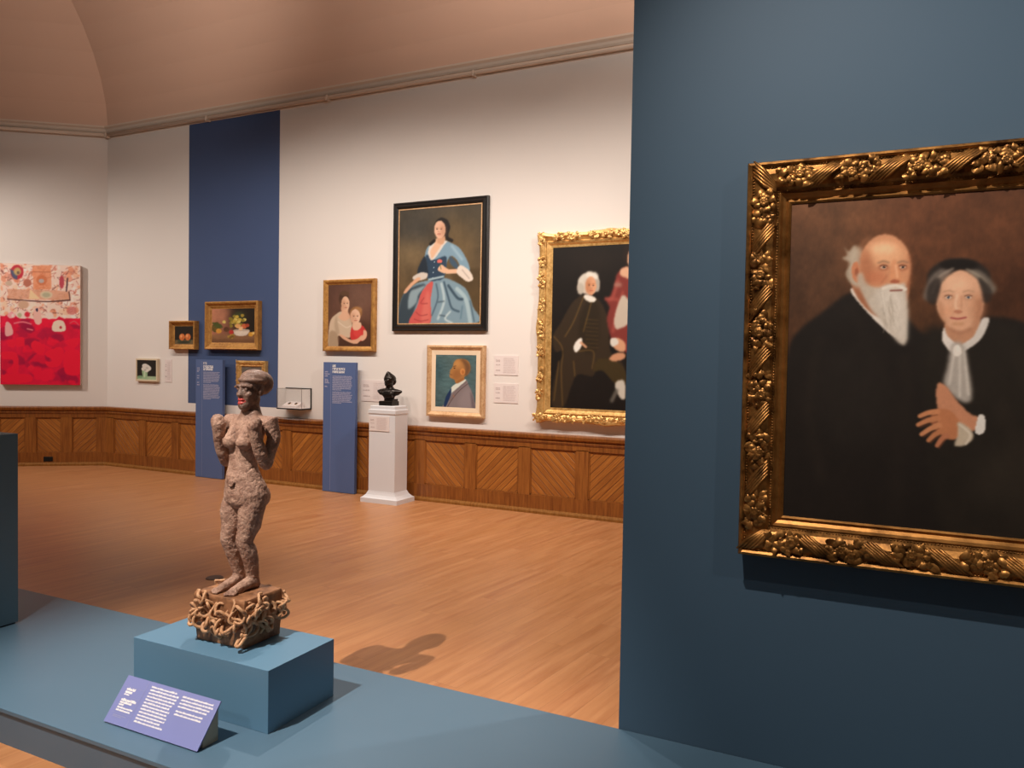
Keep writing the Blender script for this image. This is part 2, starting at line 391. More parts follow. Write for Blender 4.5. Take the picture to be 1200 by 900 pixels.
# wainscot
def wainscot(name, panels, x0, x1, first, mw):
    r = bpy.data.objects.new(name, None); col.objects.link(r); r['kind'] = 'structure'; r.matrix_world = mw
    obj('chair_rail', prism_x(NB(), [(0, .745), (-.035, .745), (-.045, .765), (-.04, .785), (-.06, .80), (-.066, .83), (-.06, .845), (0, .85)], x0, x1), M['wood_rail'], r)
    b = NB(); box(b, x0, x1, -.03, 0, .69, .75); obj('top_rail', b, M['wood_h'], r)
    b = NB(); box(b, x0, x1, -.032, 0, .04, .19); obj('bottom_rail', b, M['wood_h'], r)
    obj('shoe_moulding', prism_x(NB(), [(0, 0), (-.055, 0), (-.055, .025), (-.04, .048), (0, .05)], x0, x1), M['shoe'], r)
    edges = [x0]
    for i, (a, b_) in enumerate(panels):
        b = NB(); box(b, a, b_, -.014, 0, .185, .70); obj('chevron_panel', b, M['chev_down'] if (i+first) % 2 == 0 else M['chev_up'], r)
        b = NB()                              # thin bead round the panel
        for q in ((a, a+.012, .19, .69), (b_-.012, b_, .19, .69), (a, b_, .19, .202), (a, b_, .678, .69)): box(b, q[0], q[1], -.022, -.01, q[2], q[3])
        obj('panel_bead', b, M['wood_v'], r)
        b = NB(); box(b, edges[-1], a, -.03, 0, .18, .70, .003); obj('stile', b, M['wood_v'], r); edges.append(b_)
    b = NB(); box(b, edges[-1], x1, -.03, 0, .18, .70); obj('stile', b, M['wood_v'], r)
    return r
wainscot('trim_3', [(-9.931+.656*k-XC, -9.931+.656*k+.518-XC) for k in range(20)], 0, 13.6, 0, Matrix.Translation((XC, YW, 0)))
wl = wainscot('trim_4', [(-.46-.467*k, -.133-.467*k) for k in range(10)][::-1], -6, 0, 0, mL)
def on_left(s, z, y=0): return mL @ Vector((s, y, z))
o = thing('wall_outlet', 'black electrical outlet plate low on the wooden wainscot below the red painting', 'outlet', on_left(-.766, .097, -.032), ANG)
b = NB(); box(b, -.06, .06, -.008, 0, -.033, .033, .003); cp = obj('cover_plate', b, M['black'], o)
for k in (-.025, .025):
    b = NB(); box(b, k-.015, k+.015, -.010, -.007, -.018, .018, .002); obj('socket_face', b, M['black'], cp)

# ------------------------------------------------------------------ frames and pictures
def frame_mesh(W, H, prof):                  # mitred sweep; prof: (inset from the outer edge, distance out of the wall)
    bm = NB(); rings = []
    for d, y in prof:
        x = W/2-d; rings.append([bm.verts.new(p) for p in ((-x, -y, d), (x, -y, d), (x, -y, H-d), (-x, -y, H-d))])
    n = len(rings)
    for i in range(n):
        a, b = rings[i], rings[(i+1) % n]
        for j in range(4): bm.faces.new((a[j], a[(j+1) % 4], b[(j+1) % 4], b[j]))
    return bm
FR = {}
def picture(name, label, x0, x1, z0, z1, prof, mat, cw, ch_, canvas, cy, Y=YW, rz=0, loc=None, gain=(1, 1, 1), cat='painting', dz=None):
    r = thing(name, label, cat, loc or ((x0+x1)/2, Y, z0), rz, 'framed paintings on the back wall')
    W, H = x1-x0, z1-z0
    if prof: FR[r.name] = obj('frame', frame_mesh(W, H, prof), mat, r)
    canvas.build('canvas', cw, ch_, r, (0, -cy, (H-ch_)/2 if dz is None else dz), gain)
    return r, W, H
G = (.97, .98, .97)
FLESH = ('e2b596', 'c98f6c', '8a5238', 'f2d2b8')

def face(p, x, y, w, h, skin, dark, turn=0, lip='a8453c', eye='3a2a22', blur=.8, brow=None):   # generic painted head, (x, y) centre, turn -1..1
    p.ell(x, y, w, h, skin, blur); p.ell(x-w*.55*(1 if turn >= 0 else -1), y+h*.1, w*.5, h*.8, dark, w*p.k*.35, .55)
    t = turn*w*.3
    for sx in (-1, 1):
        ex = x+t+sx*w*.38; p.line([(ex-w*.18, y-h*.20), (ex+w*.18, y-h*.21)], h*.05, brow or dark, .6, .9)
        p.ell(ex, y-h*.06, w*.15, h*.055, eye, .5, .9); p.ell(ex, y-h*.10, w*.17, h*.03, dark, .5, .6)
    p.line([(x+t*1.2, y-h*.1), (x+t*1.5-w*.05, y+h*.22)], w*.1, dark, .7, .5); p.ell(x+t*1.5, y+h*.26, w*.17, h*.05, dark, .5, .65)
    p.ell(x+t*1.4+w*.05, y+h*.12, w*.09, h*.14, FLESH[3], .8, .5)
    p.line([(x+t*1.2-w*.25, y+h*.5), (x+t*1.2, y+h*.48), (x+t*1.2+w*.25, y+h*.5)], h*.07, lip, .5, .9)
    p.ell(x+t*1.2, y+h*.62, w*.25, h*.05, dark, .8, .4)

# lady in the blue gown
p = Paint(150, 190, [(140, 135), (618, 92), (603, 790), (133, 787)], '5a4a34')
p.grad('4a4338', '6b5232'); p.ell(250, 250, 120, 90, '3c3a36', 14, .7); p.ell(230, 380, 110, 60, '8a7350', 14, .6); p.ell(480, 300, 120, 160, '6e5838', 16, .7); p.ell(560, 180, 70, 90, '4a4030', 12, .6)
p.poly([(420, 470), (610, 470), (605, 790), (560, 790)], '4c3c26', 2, .8, False); p.mottle(.16, 5, 3)
p.poly([(300, 540), (230, 560), (170, 610), (140, 690), (133, 787), (575, 790), (560, 690), (520, 590), (440, 540), (380, 525)], '7d97a6', 1)
p.poly([(235, 570), (170, 610), (140, 690), (133, 787), (200, 787), (235, 680), (290, 570)], '38454f', 1.5)
p.poly([(330, 545), (270, 600), (240, 690), (195, 788), (312, 788), (318, 650)], 'c95a55', .8); p.poly([(300, 600), (275, 690), (265, 780), (310, 780), (314, 650)], 'd97a6c', 2, .6)
for q in ([(280, 640), (262, 670), (300, 672)], [(235, 720), (260, 740), (300, 735)], [(225, 760), (260, 772), (305, 765)]): p.line(q, 5, '9c3c3c', .6, .8)
p.poly([(200, 610), (240, 585), (290, 570), (250, 620), (235, 670), (190, 700)], '9fb4bd', 1.5, .8)
for q, wd, cc in (([(350, 560), (360, 640), (325, 740)], 8, '43596a'), ([(395, 550), (420, 640), (440, 700), (480, 720)], 10, '34495a'), ([(380, 560), (395, 660), (360, 760)], 14, 'b9ccd2'), ([(470, 590), (520, 650), (545, 780)], 22, 'a9c0c8'), ([(420, 570), (470, 640), (500, 650)], 14, '2f4353'), ([(430, 720), (400, 760), (440, 785)], 10, 'c5d5d8'), ([(360, 665), (395, 660)], 6, '3a4c58'), ([(370, 740), (400, 745)], 6, '3a4c58'), ([(500, 690), (490, 760)], 9, '5f7d8e'), ([(545, 660), (568, 780)], 8, '4c6270')): p.line(q, wd, cc, 1, .85)
p.poly([(345, 320), (300, 350), (285, 410), (300, 470), (305, 535), (360, 540), (395, 520), (410, 440), (440, 400), (480, 440), (490, 490), (540, 490), (535, 440), (490, 360), (440, 325), (400, 312)], '7e9cb0', .9)
p.poly([(290, 400), (300, 470), (305, 535), (360, 540), (395, 520), (412, 430), (400, 400), (340, 420), (310, 395)], '2e4257', 1)
p.poly([(285, 400), (255, 450), (245, 500), (300, 520), (300, 450)], '232d38', 1)
p.poly([(430, 400), (470, 440), (490, 490), (470, 480), (430, 440)], '41566a', 1.2); p.line([(440, 340), (500, 420)], 12, 'a8c2d0', 1.5, .7); p.line([(310, 535), (390, 518)], 10, 'a9bfc7', .8)
p.poly([(330, 330), (310, 350), (305, 390), (325, 425), (360, 390), (400, 330), (415, 315), (380, 310)], 'e8d8cc', .8, .9)
p.poly([(350, 300), (340, 330), (318, 370), (325, 415), (352, 380), (385, 330), (400, 300)], FLESH[0], 1)
p.poly([(365, 280), (355, 320), (390, 330), (402, 280)], 'cf9d7c', 1)
p.ell(385, 232, 45, 55, '1c1613', 1); p.line([(420, 230), (412, 290), (440, 310)], 18, '1f1815', .8); p.line([(340, 310), (318, 330)], 16, '1f1815', .8)
face(p, 372, 246, 33, 52, 'e3b499', 'b07a5c', -.4)
p.poly([(360, 480), (380, 450), (420, 475), (480, 478), (470, 500), (400, 500)], FLESH[0], .7); p.ell(370, 430, 15, 11, 'd86a62', .6); p.line([(372, 440), (378, 475)], 3, '4a6038', .5)
p.poly([(475, 465), (500, 455), (545, 490), (563, 535), (530, 548), (490, 520), (470, 500)], 'e0d2c6', .8); p.line([(500, 480), (540, 530)], 4, 'a8988c', .7)
p.poly([(215, 520), (260, 495), (300, 500), (290, 530), (235, 540)], 'cfc4ba', .8); p.poly([(240, 525), (200, 560), (165, 605), (180, 610), (215, 570), (262, 530)], 'd9a685', .8)
for k in range(4): p.ell(340-k*3, 435+k*30, 4, 4, '8fa6b6', .4)
picture('framed_painting', 'tall painting of a seated woman in a blue gown, in a black moulded frame', -5.15, -3.915, 1.925, 3.388, [(0, 0), (0, .035), (.012, .045), (.03, .042), (.045, .052), (.06, .05), (.072, .034), (.075, .03), (.09, .03), (.09, .0)], M['black_frame'], 1.075, 1.30, p, .031, gain=G)
lady = [o for o in col.objects if o.get('label', '').startswith('tall painting of a seated')][0]
o = obj('gilt_slip', frame_mesh(1.085, 1.312, [(0, .028), (0, .036), (.012, .036), (.012, .028)]), M['gold_pale'], FR[lady.name]); o.location.z = .0755

# woman and child
p = Paint(110, 150, [(150, 145), (441, 138), (437, 573), (147, 571)], '6a4738')
p.grad('5c3f34', '6b4838'); p.ell(360, 230, 90, 110, '7d5c4c', 14, .6); p.poly([(300, 420), (440, 420), (437, 573), (200, 573)], '4a2f22', 6, .8); p.mottle(.1, 5, 11)
p.poly([(240, 330), (200, 350), (165, 390), (152, 470), (152, 571), (215, 571), (215, 500), (300, 510), (312, 420), (290, 360)], 'cdb59c', 1); p.poly([(160, 470), (152, 571), (215, 571), (210, 480)], 'a48a70', 2, .8)
p.poly([(205, 360), (215, 420), (225, 480), (205, 480), (190, 420)], 'a89078', 2, .6); p.line([(215, 400), (270, 440), (300, 430)], 5, 'e6d6c4', 1, .8)
p.poly([(238, 300), (240, 340), (218, 370), (260, 395), (300, 370), (285, 335), (282, 300)], 'ddae90', 1.2)
p.ell(256, 245, 34, 56, '4a3326', 1.2); p.ell(262, 205, 30, 18, '5c4230', 1.2)
face(p, 266, 276, 28, 52, 'e2b698', 'b27d60', .3)
p.poly([(305, 450), (330, 425), (375, 425), (405, 460), (408, 510), (370, 535), (305, 525)], 'c83a38', .8); p.poly([(320, 460), (360, 450), (380, 480), (340, 510)], 'de4d48', 2, .6)
p.poly([(315, 410), (320, 455), (350, 460), (375, 435), (365, 405)], 'e3b79b', .9)
p.ell(338, 340, 42, 44, '93663f', 1.2); p.ell(352, 318, 28, 20, 'ac7c50', 1.5, .8)
face(p, 333, 366, 34, 52, 'e6bb9f', 'b98466', .25)
p.poly([(225, 490), (250, 520), (310, 550), (350, 550), (385, 505), (375, 495), (345, 520), (300, 525), (250, 495)], 'dca98a', .9)
p.poly([(390, 460), (410, 470), (408, 510), (380, 535), (362, 510), (385, 495)], 'dfae90', .9)
picture('framed_painting', 'portrait of a woman in white with a child in red, gilt frame', -6.146, -5.387, 1.685, 2.54, [(0, 0), (0, .05), (.012, .058), (.03, .055), (.045, .04), (.062, .03), (.07, .03), (.07, 0)], M['gold_mid'], .63, .735, p, .031, gain=G)

# profile of a man in a grey jacket
p = Paint(110, 150, [(175, 198), (557, 200), (547, 726), (160, 710)], '4c6668')
p.grad('586f70', '455c62'); p.ell(200, 350, 40, 120, '2f4c56', 14, .7); p.ell(470, 260, 80, 60, '3c5a60', 14, .6); p.ell(300, 480, 90, 90, '5d8084', 16, .6); p.mottle(.16, 9, 21, 30)
p.poly([(455, 450), (360, 530), (300, 590), (262, 660), (245, 712), (540, 726), (532, 640), (510, 560), (480, 490)], '85797b', .9)
p.poly([(390, 640), (430, 560), (480, 520), (520, 600), (530, 700), (400, 715)], '948789', 5, .7); p.poly([(500, 560), (532, 640), (540, 720), (515, 720), (505, 640)], '645a60', 2, .8)
p.line([(475, 480), (400, 540), (330, 620), (275, 708)], 6, '4f3d3c', .8); p.line([(455, 465), (370, 540), (300, 640)], 16, '77696a', 1, .8); p.line([(340, 610), (335, 590)], 10, 'a06a50', 1, .7)
p.poly([(440, 440), (360, 480), (315, 520), (310, 575), (330, 560), (400, 500), (455, 450)], 'd9dcd2', .8); p.poly([(315, 525), (300, 545), (262, 610), (240, 705), (262, 700), (310, 590)], '20355a', .8)
p.poly([(370, 250), (340, 285), (335, 310), (318, 340), (303, 352), (310, 362), (300, 370), (306, 384), (298, 398), (308, 425), (345, 440), (365, 478), (440, 442), (440, 420), (490, 370), (500, 320), (480, 265), (430, 245)], 'b07a45', .9)
p.poly([(400, 248), (450, 250), (495, 300), (498, 350), (470, 400), (440, 400), (450, 340), (430, 280)], '6e4c33', 3, .9); p.ell(375, 290, 28, 26, 'd19a5a', 5, .7); p.poly([(340, 360), (400, 350), (420, 400), (380, 440), (330, 430)], '8e5b35', 4, .6)
p.ell(425, 365, 24, 32, 'd08a4c', .9); p.ell(428, 370, 12, 18, 'a4602f', 1, .7); p.line([(338, 318), (362, 310)], 5, '4c3020', .7); p.ell(348, 332, 9, 5, '3b2518', .6); p.line([(302, 392), (325, 396)], 4, '6b3626', .6); p.line([(370, 470), (430, 430)], 14, '7a4a2a', 2, .6)
r, W, H = picture('framed_painting', 'profile portrait of a man in a grey jacket, in a pale wood frame', -4.66, -3.93, .972, 1.766, [(0, 0), (0, .05), (.02, .055), (.045, .04), (.055, .034), (.058, .034), (.058, 0)], M['gold_pale'], .515, .60, p, .03, gain=G)
obj('liner', frame_mesh(W-.112, H-.112, [(0, 0), (0, .036), (.05, .032), (.05, 0)]), M['liner'], r).location.z = .056
b = NB(); box(b, -.04, .04, -.052, -.04, .008, .03, .003); obj('name_plate', b, M['gold_mid'], FR[r.name])

# fruit still life
p = Paint(100, 90, [(668, 128), (936, 130), (934, 372), (668, 366)], '4a2f20')
p.grad('b5745a', '2c1e15', 0); p.ell(700, 180, 70, 60, 'c58464', 12, .7); p.poly([(800, 128), (940, 128), (940, 310), (860, 320), (800, 240)], '22190f', 9, .9); p.poly([(660, 310), (940, 315), (940, 380), (660, 380)], '8c6445', 2, .9, False); p.poly([(660, 340), (940, 350), (940, 380), (660, 380)], '6e4a30', 3, .8, False)
p.ell(840, 180, 40, 30, '3c4326', 4, .9)
r_ = random.Random(3)
for (x, y, n, s, cs, rr) in ((820, 225, 34, 38, ('c2a544', 'a58a34', 'd8c36a', '8a7a2c'), 11), (690, 265, 14, 22, ('8c6b2c', '6a5526', '4f4a22'), 13), (790, 320, 14, 16, ('a8863a', 'c4a558', '7a5a28'), 8)):
    for k in range(n): p.ell(x+r_.gauss(0, s*.55), y+r_.gauss(0, s*.5), rr, rr, r_.choice(cs), .7)
p.poly([(805, 280), (900, 280), (885, 318), (820, 318)], 'd8c8b8', 1); p.line([(808, 285), (895, 285)], 6, 'b39c88', .8)
for q in ((832, 252, 17, 'e2a868'), (870, 255, 18, 'c9663f'), (890, 250, 13, 'a8452c'), (850, 270, 14, 'e8b98a'), (712, 285, 18, 'd1923c'), (790, 295, 15, 'b8362c'), (912, 312, 16, 'd69a3a'), (928, 305, 10, 'e8c070'), (760, 275, 18, '5c3a24'), (700, 245, 12, '5a5a28')): p.ell(q[0], q[1], q[2], q[2], q[3], .8)
p.poly([(668, 225), (720, 235), (735, 262), (700, 262)], '4f5526', 1); p.mottle(.1, 8, 5)
picture('framed_painting', 'still life of fruit in a white bowl, in a gilt frame on blue band', -8.1, -7.17, 1.687, 2.313, [(0, 0), (0, .07), (.012, .08), (.028, .075), (.048, .05), (.068, .045), (.08, .035), (.1, .03), (.1, 0)], M['gold_mid'], .745, .44, p, .032, gain=G)
# two peaches
p = Paint(60, 60, [(402, 250), (515, 250), (515, 366), (402, 362)], '231c14'); p.poly([(400, 335), (516, 335), (516, 370), (400, 370)], '6d5c40', 1.2, 1, False); p.ell(458, 350, 40, 8, '2a2f22', 1.5, .8)
for x in (446, 481): p.ell(x, 318, 17, 21, 'd8763c', .8); p.ell(x-4, 312, 8, 10, 'efae74', 1.5, .8); p.line([(x+2, 300), (x+5, 336)], 3, 'a84c2c', .6, .7)
p.ell(430, 340, 10, 5, '3a4a34', .8); p.ell(495, 340, 8, 5, '3a4a34', .8); p.mottle(.1, 6, 9)
picture('framed_painting', 'small gilt framed still life of two peaches at the left edge of the blue band', -8.765, -8.28, 1.685, 2.067, [(0, 0), (0, .075), (.01, .082), (.024, .075), (.04, .05), (.055, .04), (.065, .036), (.07, .036), (.07, 0)], M['gold_mid'], .355, .252, p, .034, gain=G)
# white flower
p = Paint(60, 70, [(115, 483), (245, 485), (243, 636), (115, 632)], '26241f'); p.poly([(112, 608), (250, 608), (250, 640), (112, 640)], 'a9bd9a', .8, 1, False); p.ell(135, 612, 18, 10, '7fa27c', 1)
p.poly([(148, 560), (182, 560), (178, 622), (155, 622)], '9dbb93', .8); p.line([(165, 570), (163, 612)], 8, 'd0dcbc', 1)
for q in ((175, 540, 24), (165, 528, 18), (188, 548, 20), (155, 552, 14), (178, 562, 15)): p.ell(q[0], q[1], q[2], q[2], 'e2dbd2', 1); 
p.ell(180, 545, 9, 8, 'b8b0a6', 1.2, .7); p.ell(168, 560, 8, 5, 'a8a296', 1, .7); p.mottle(.06, 6, 2)
picture('framed_painting', 'small painting of a white flower in a vase, near the room corner', -9.464, -9.03, 1.235, 1.552, [(0, 0), (0, .04), (.004, .042), (.022, .042), (.024, .03), (.024, 0)], M['white_wood'], .39, .272, p, .031, gain=G)
# picture behind the statue
p = Paint(40, 30, [(0, 0), (1, 0), (1, 1), (0, 1)], '6c625a'); p.mottle(.15, 4, 8)
r, W, H = picture('framed_painting', 'small dim picture in a bright carved gilt frame, behind the sculpture head', -7.555, -7.06, 1.19, 1.55, [(0, 0), (0, .05), (.015, .062), (.035, .058), (.055, .04), (.065, .045), (.075, .032), (.08, .03), (.08, 0)], M['gold_hi'], .345, .21, p, .031, gain=G)
sm_small = r
# red mixed media canvas on the left wall
p = Paint(150, 236, [(12, 45), (540, 55), (538, 850), (15, 850)], 'c9123a')
p.mottle(.1, 6, 41)
r_ = random.Random(12)
for cc in ('a80f3c', '8f0d3a', 'e01238'):
    for k in range(16):
        x, y, s = r_.uniform(20, 530), r_.uniform(430, 840), r_.uniform(25, 70)
        p.poly([(x+s*math.cos(t)*r_.uniform(.5, 1.3), y+s*math.sin(t)*r_.uniform(.3, .9)) for t in np.linspace(0, 2*PI, 9, endpoint=False)], cc, 1.2, .75)
for q in ([(230, 560), (270, 570), (305, 620), (270, 650), (215, 600)], [(25, 640), (110, 640), (135, 700), (120, 780), (90, 760), (95, 690), (30, 680)], [(310, 640), (400, 600), (430, 640), (400, 720), (330, 730), (310, 700), (360, 690)], [(440, 630), (535, 630), (535, 770), (440, 770)], [(20, 790), (200, 785), (210, 830), (60, 840)], [(440, 560), (535, 540), (500, 600)], [(120, 545), (165, 540), (170, 590), (120, 595)], [(60, 560), (110, 560), (105, 600), (65, 595)]): p.poly(q, 'ef1836', 1, .85)
p.ell(312, 790, 40, 36, 'e8163a', 1, .8); p.ell(215, 740, 20, 16, 'f0203c', 1, .8)
p.poly([(12, 40), (545, 50), (545, 405), (430, 408), (400, 395), (380, 412), (300, 408), (250, 420), (180, 405), (120, 395), (90, 370), (60, 380), (40, 400), (12, 395)], 'e3cdbb', .8, 1, False)
for k in range(230):
    x, y = r_.uniform(18, 535), r_.uniform(50, 395); s = r_.uniform(6, 24)
    cc = r_.choice(('d99a72', 'c9805c', 'efe0d2', 'e8c3a2', 'f3e6dc', 'cf8d70', 'd9b08c', 'b87862', 'f0d8c4')); p.ell(x, y, s, s*r_.uniform(.4, 1), cc, .8, .7, r_.uniform(0, 3))
for k in range(190):
    x, y = r_.uniform(18, 535), r_.uniform(55, 390); p.line([(x, y), (x+r_.uniform(-22, 22), y+r_.uniform(-14, 14)), (x+r_.uniform(-30, 30), y+r_.uniform(-20, 20))], r_.uniform(2, 4), r_.choice(('8a4a3a', '7a3c34', 'a85a48', '6a4a48')), .5, .75)
p.poly([(225, 60), (345, 55), (350, 215), (228, 220)], 'd28a5e', .8, .8, False); p.poly([(60, 215), (470, 225), (470, 285), (65, 285)], 'c89878', .8, .8, False); p.line([(225, 100), (345, 100)], 4, 'a8603c', .5); p.ell(285, 155, 36, 34, 'b8683f', 1, .7); p.ell(283, 160, 18, 14, 'a9a8a4', .8)
p.line([(60, 285), (300, 297), (470, 285)], (6, 9), '3c2420', .6); p.line([(455, 140), (448, 225)], 9, '3a2c34', .6); p.line([(465, 230), (472, 285)], 7, '4a2c28', .6)
p.ell(123, 104, 43, 48, 'b02838', .8); p.poly([(80, 90), (95, 140), (125, 150), (118, 110)], '4a5470', 1); p.ell(125, 100, 24, 26, 'b8a468', 1.2); p.ell(130, 108, 10, 10, '6a5a48', .8)
p.ell(417, 165, 16, 44, 'a83848', .8, .9); p.ell(315, 252, 42, 26, 'c9c0a0', .8); p.ell(315, 252, 26, 16, 'a8ac8c', 1); p.poly([(210, 215), (275, 280), (200, 282)], 'e2c79a', .7, 1, False); p.ell(70, 180, 22, 18, 'b8a890', .8); p.ell(190, 175, 26, 26, 'a86a54', .9); p.ell(165, 320, 36, 26, 'c0a487', .9)
p.ell(160, 388, 44, 26, 'dfd2c2', .7); p.ell(190, 385, 18, 18, 'c82a3c', 1); p.ell(140, 390, 14, 16, 'a8b088', 1); p.poly([(235, 350), (270, 345), (285, 430), (258, 452), (235, 425)], 'd9b3a4', .7); p.ell(254, 353, 8, 12, '2c2c44', .6); p.ell(335, 390, 26, 24, 'dcd2c4', .8); p.ell(483, 355, 34, 28, 'c07068', .9, .8)
p.poly([(365, 430), (425, 425), (440, 488), (358, 492)], 'd8d0b8', .7); p.ell(410, 468, 8, 10, 'b03a44', .6); p.poly([(50, 440), (80, 448), (98, 510), (70, 530), (45, 520)], 'd8a8a0', .7); p.line([(105, 445), (160, 435), (215, 448)], 10, 'd87a80', .7); p.line([(190, 480), (225, 488)], 8, 'd88a88', .6); p.line([(470, 440), (500, 425), (530, 450)], 5, 'c88a80', .6, .8)
red = thing('mixed_media_painting', 'large unframed red and cream mixed media painting on the far left wall', 'painting', on_left(-.852, 1.152), ANG)
RW, RH, RT = 1.03, 1.70, .06
b = NB(); box(b, -RW/2, RW/2, -RT, -.005, 0, RH, .004); obj('canvas_edge', b, paint_mat('painted_canvas_edge', 'c8b0a4', .6), red)
p.build('canvas', RW-.006, RH-.006, red, (0, -RT-.0015, .003), (1.35, 1.2, 1.25))

# ---- ornament for carved frames
def leaf(bm, o, a, up, L, W, arch):            # pointed leaf: o base, a direction, up normal
    s = a.cross(up).normalized(); g = []
    for i in range(5):
        t = i/4; w = W*math.sin(PI*(.12+.86*t))**.8*(1 if i < 4 else .15); hgt = arch*math.sin(PI*t*.9)+.002
        c_ = o+a*L*t+up*hgt; g.append([bm.verts.new(c_-s*w), bm.verts.new(c_+up*arch*.35), bm.verts.new(c_+s*w)])
    for i in range(4):
        for j in range(2): bm.faces.new((g[i][j], g[i][j+1], g[i+1][j+1], g[i+1][j]))
def side_axes(W, H):                            # the four sides: origin, along, inward
    return [(Vector((-W/2, 0, 0)), Vector((1, 0, 0)), Vector((0, 0, 1)), W), (Vector((W/2, 0, 0)), Vector((0, 0, 1)), Vector((-1, 0, 0)), H),
            (Vector((W/2, 0, H)), Vector((-1, 0, 0)), Vector((0, 0, -1)), W), (Vector((-W/2, 0, H)), Vector((0, 0, -1)), Vector((1, 0, 0)), H)]
OUT = Vector((0, -1, 0))
def cluster(bm, c, al, inn, L, B, base, rr, n=30):
    for k in range(n):
        t = rr.uniform(-.5, .5)*L; s = rr.uniform(-.40, .40)*B; p = c+al*t+inn*s+OUT*(base+rr.uniform(0, .006))
        an = rr.uniform(0, 2*PI); d = (al*math.cos(an)+inn*math.sin(an)+OUT*rr.uniform(.05, .4)).normalized(); up = (OUT-d*OUT.dot(d)).normalized(); ln = rr.uniform(.34, .6)*B
        leaf(bm, p-d*ln*.4, d, up, ln, rr.uniform(.11, .19)*B, rr.uniform(.006, .012))
    for k in range(4):
        t = rr.uniform(-.42, .42)*L; s = rr.uniform(-.3, .3)*B; r = rr.uniform(.05, .09)*B
        ell(bm, c+al*t+inn*s+OUT*(base+.012), (r, r*.9, r), u=8, v=6)
    q = c+al*rr.uniform(-.2, .2)*L+inn*rr.uniform(-.12, .12)*B+OUT*(base+.010)          # a rose of nested petals
    for ring, (m_, ln, tilt) in enumerate(((7, .26, .35), (5, .19, .9))):
        for j in range(m_):
            a_ = j*2*PI/m_+ring; d = (al*math.cos(a_)+inn*math.sin(a_)+OUT*tilt).normalized(); up = (OUT-d*OUT.dot(d)).normalized(); leaf(bm, q, d, up, ln*B, .13*B, .008)
    ell(bm, q+OUT*.008, (.08*B,)*3, u=8, v=6)
# large double portrait on the dark wall (plain stand-in: two elderly sitters in black against brown)
BX0, BX1, BZ0, BZ1 = -.462, .646, .925, 2.312; CWX0, CWX1, CZ0, CZ1 = -.318, .502, 1.062, 2.175
src = [proj((CWX0, 2.86, CZ1)), proj((CWX1, 2.86, CZ1)), proj((CWX1, 2.86, CZ0)), proj((CWX0, 2.86, CZ0))]
p = Paint(330, 446, src, '4a2e20')
p.grad('55351f', '35231a'); p.ell(1010, 240, 90, 60, '6a4730', 26, .7); p.ell(1130, 270, 110, 70, '5e3823', 26, .8); p.ell(960, 330, 50, 60, '4e3525', 22, .7); p.ell(1200, 350, 60, 60, '442718', 20, .8); p.mottle(.22, 7, 31, 9); p.mottle(.1, 30, 33, 16)
DK = '1d1815'
p.poly([(998, 344), (966, 366), (936, 390), (924, 420), (917, 500), (917, 612), (1260, 645), (1262, 420), (1230, 392), (1170, 372), (1120, 384), (1085, 392), (1062, 372), (1035, 350)], DK, 2.5)
p.poly([(1082, 400), (1110, 384), (1160, 375), (1235, 398), (1262, 430), (1262, 645), (1120, 630), (1090, 560)], '211c17', 5)
for q, wd in (([(1000, 356), (1020, 410), (1050, 480), (1052, 590)], 5), ([(1170, 470), (1185, 520), (1160, 570)], 9), ([(1175, 560), (1215, 580)], 8), ([(960, 400), (950, 480), (965, 560)], 10), ([(1190, 410), (1210, 470), (1200, 540)], 10), ([(1060, 420), (1066, 520)], 8)): p.line(q, wd, '2e261f', 6, .45)
p.ell(1190, 560, 50, 40, '2c261f', 14, .7); p.ell(1000, 470, 40, 60, '25201c', 14, .6); p.mottle(.1, 14, 71)
# bearded elderly man
p.poly([(1002, 338), (1000, 346), (1030, 380), (1052, 396), (1044, 372), (1020, 344)], 'd9cfc4', 1)
p.poly([(1004, 320), (1003, 345), (1030, 372), (1060, 360), (1062, 320)], '9a6245', 1.2)
p.poly([(990, 290), (996, 296), (1004, 290), (1006, 330), (1000, 334), (992, 322), (998, 310), (988, 304), (994, 300)], 'a59684', 1.5, .9); p.ell(1006, 314, 10, 24, 'b3a592', 2.5, .9)
p.ell(1038, 314, 30, 38, 'c48a66', 1.2); p.ell(1038, 299, 23, 14, 'd9a47c', 4, .9); p.ell(1036, 293, 15, 7, 'e8bb94', 4, .8); p.ell(1016, 318, 8, 24, 'a5694a', 4, .8); p.ell(1028, 326, 12, 8, 'b8694a', 4, .5); p.line([(1009, 296), (1012, 286), (1022, 279)], 3, '9c6a4c', 2.2, .55)
p.poly([(1000, 312), (1006, 308), (1009, 322), (1006, 332), (1000, 326)], 'bd7a58', .9); p.ell(1005, 320, 2.2, 5, '8a4c34', .8, .7)
for ex in (1036, 1058):
    p.ell(ex, 314.5, 6.5, 4, '9c6246', 1.4, .8); p.line([(ex-6, 309.5), (ex, 307.5), (ex+6, 309)], 2.2, '8a6a52', 1, .85); p.ell(ex, 314.5, 3.6, 1.7, 'cbb09a', .6, .8); p.ell(ex+.4, 314.3, 1.6, 1.7, '40332c', .5); p.line([(ex-4, 313), (ex, 312), (ex+4, 313)], 1, '5a3628', .5)
p.poly([(1046, 308), (1051, 308), (1056, 326), (1054, 331), (1044, 331)], 'cf8f68', 1.2, .9); p.ell(1049, 331, 5.5, 2.4, '96503a', .9, .8); p.line([(1050, 312), (1052, 326)], 2, 'e3b08a', 1, .9)
p.poly([(1008, 326), (1014, 336), (1030, 338), (1042, 334), (1050, 337), (1060, 333), (1063, 350), (1064, 380), (1061, 404), (1050, 398), (1036, 380), (1018, 358)], 'bdb2a4', 1.8)
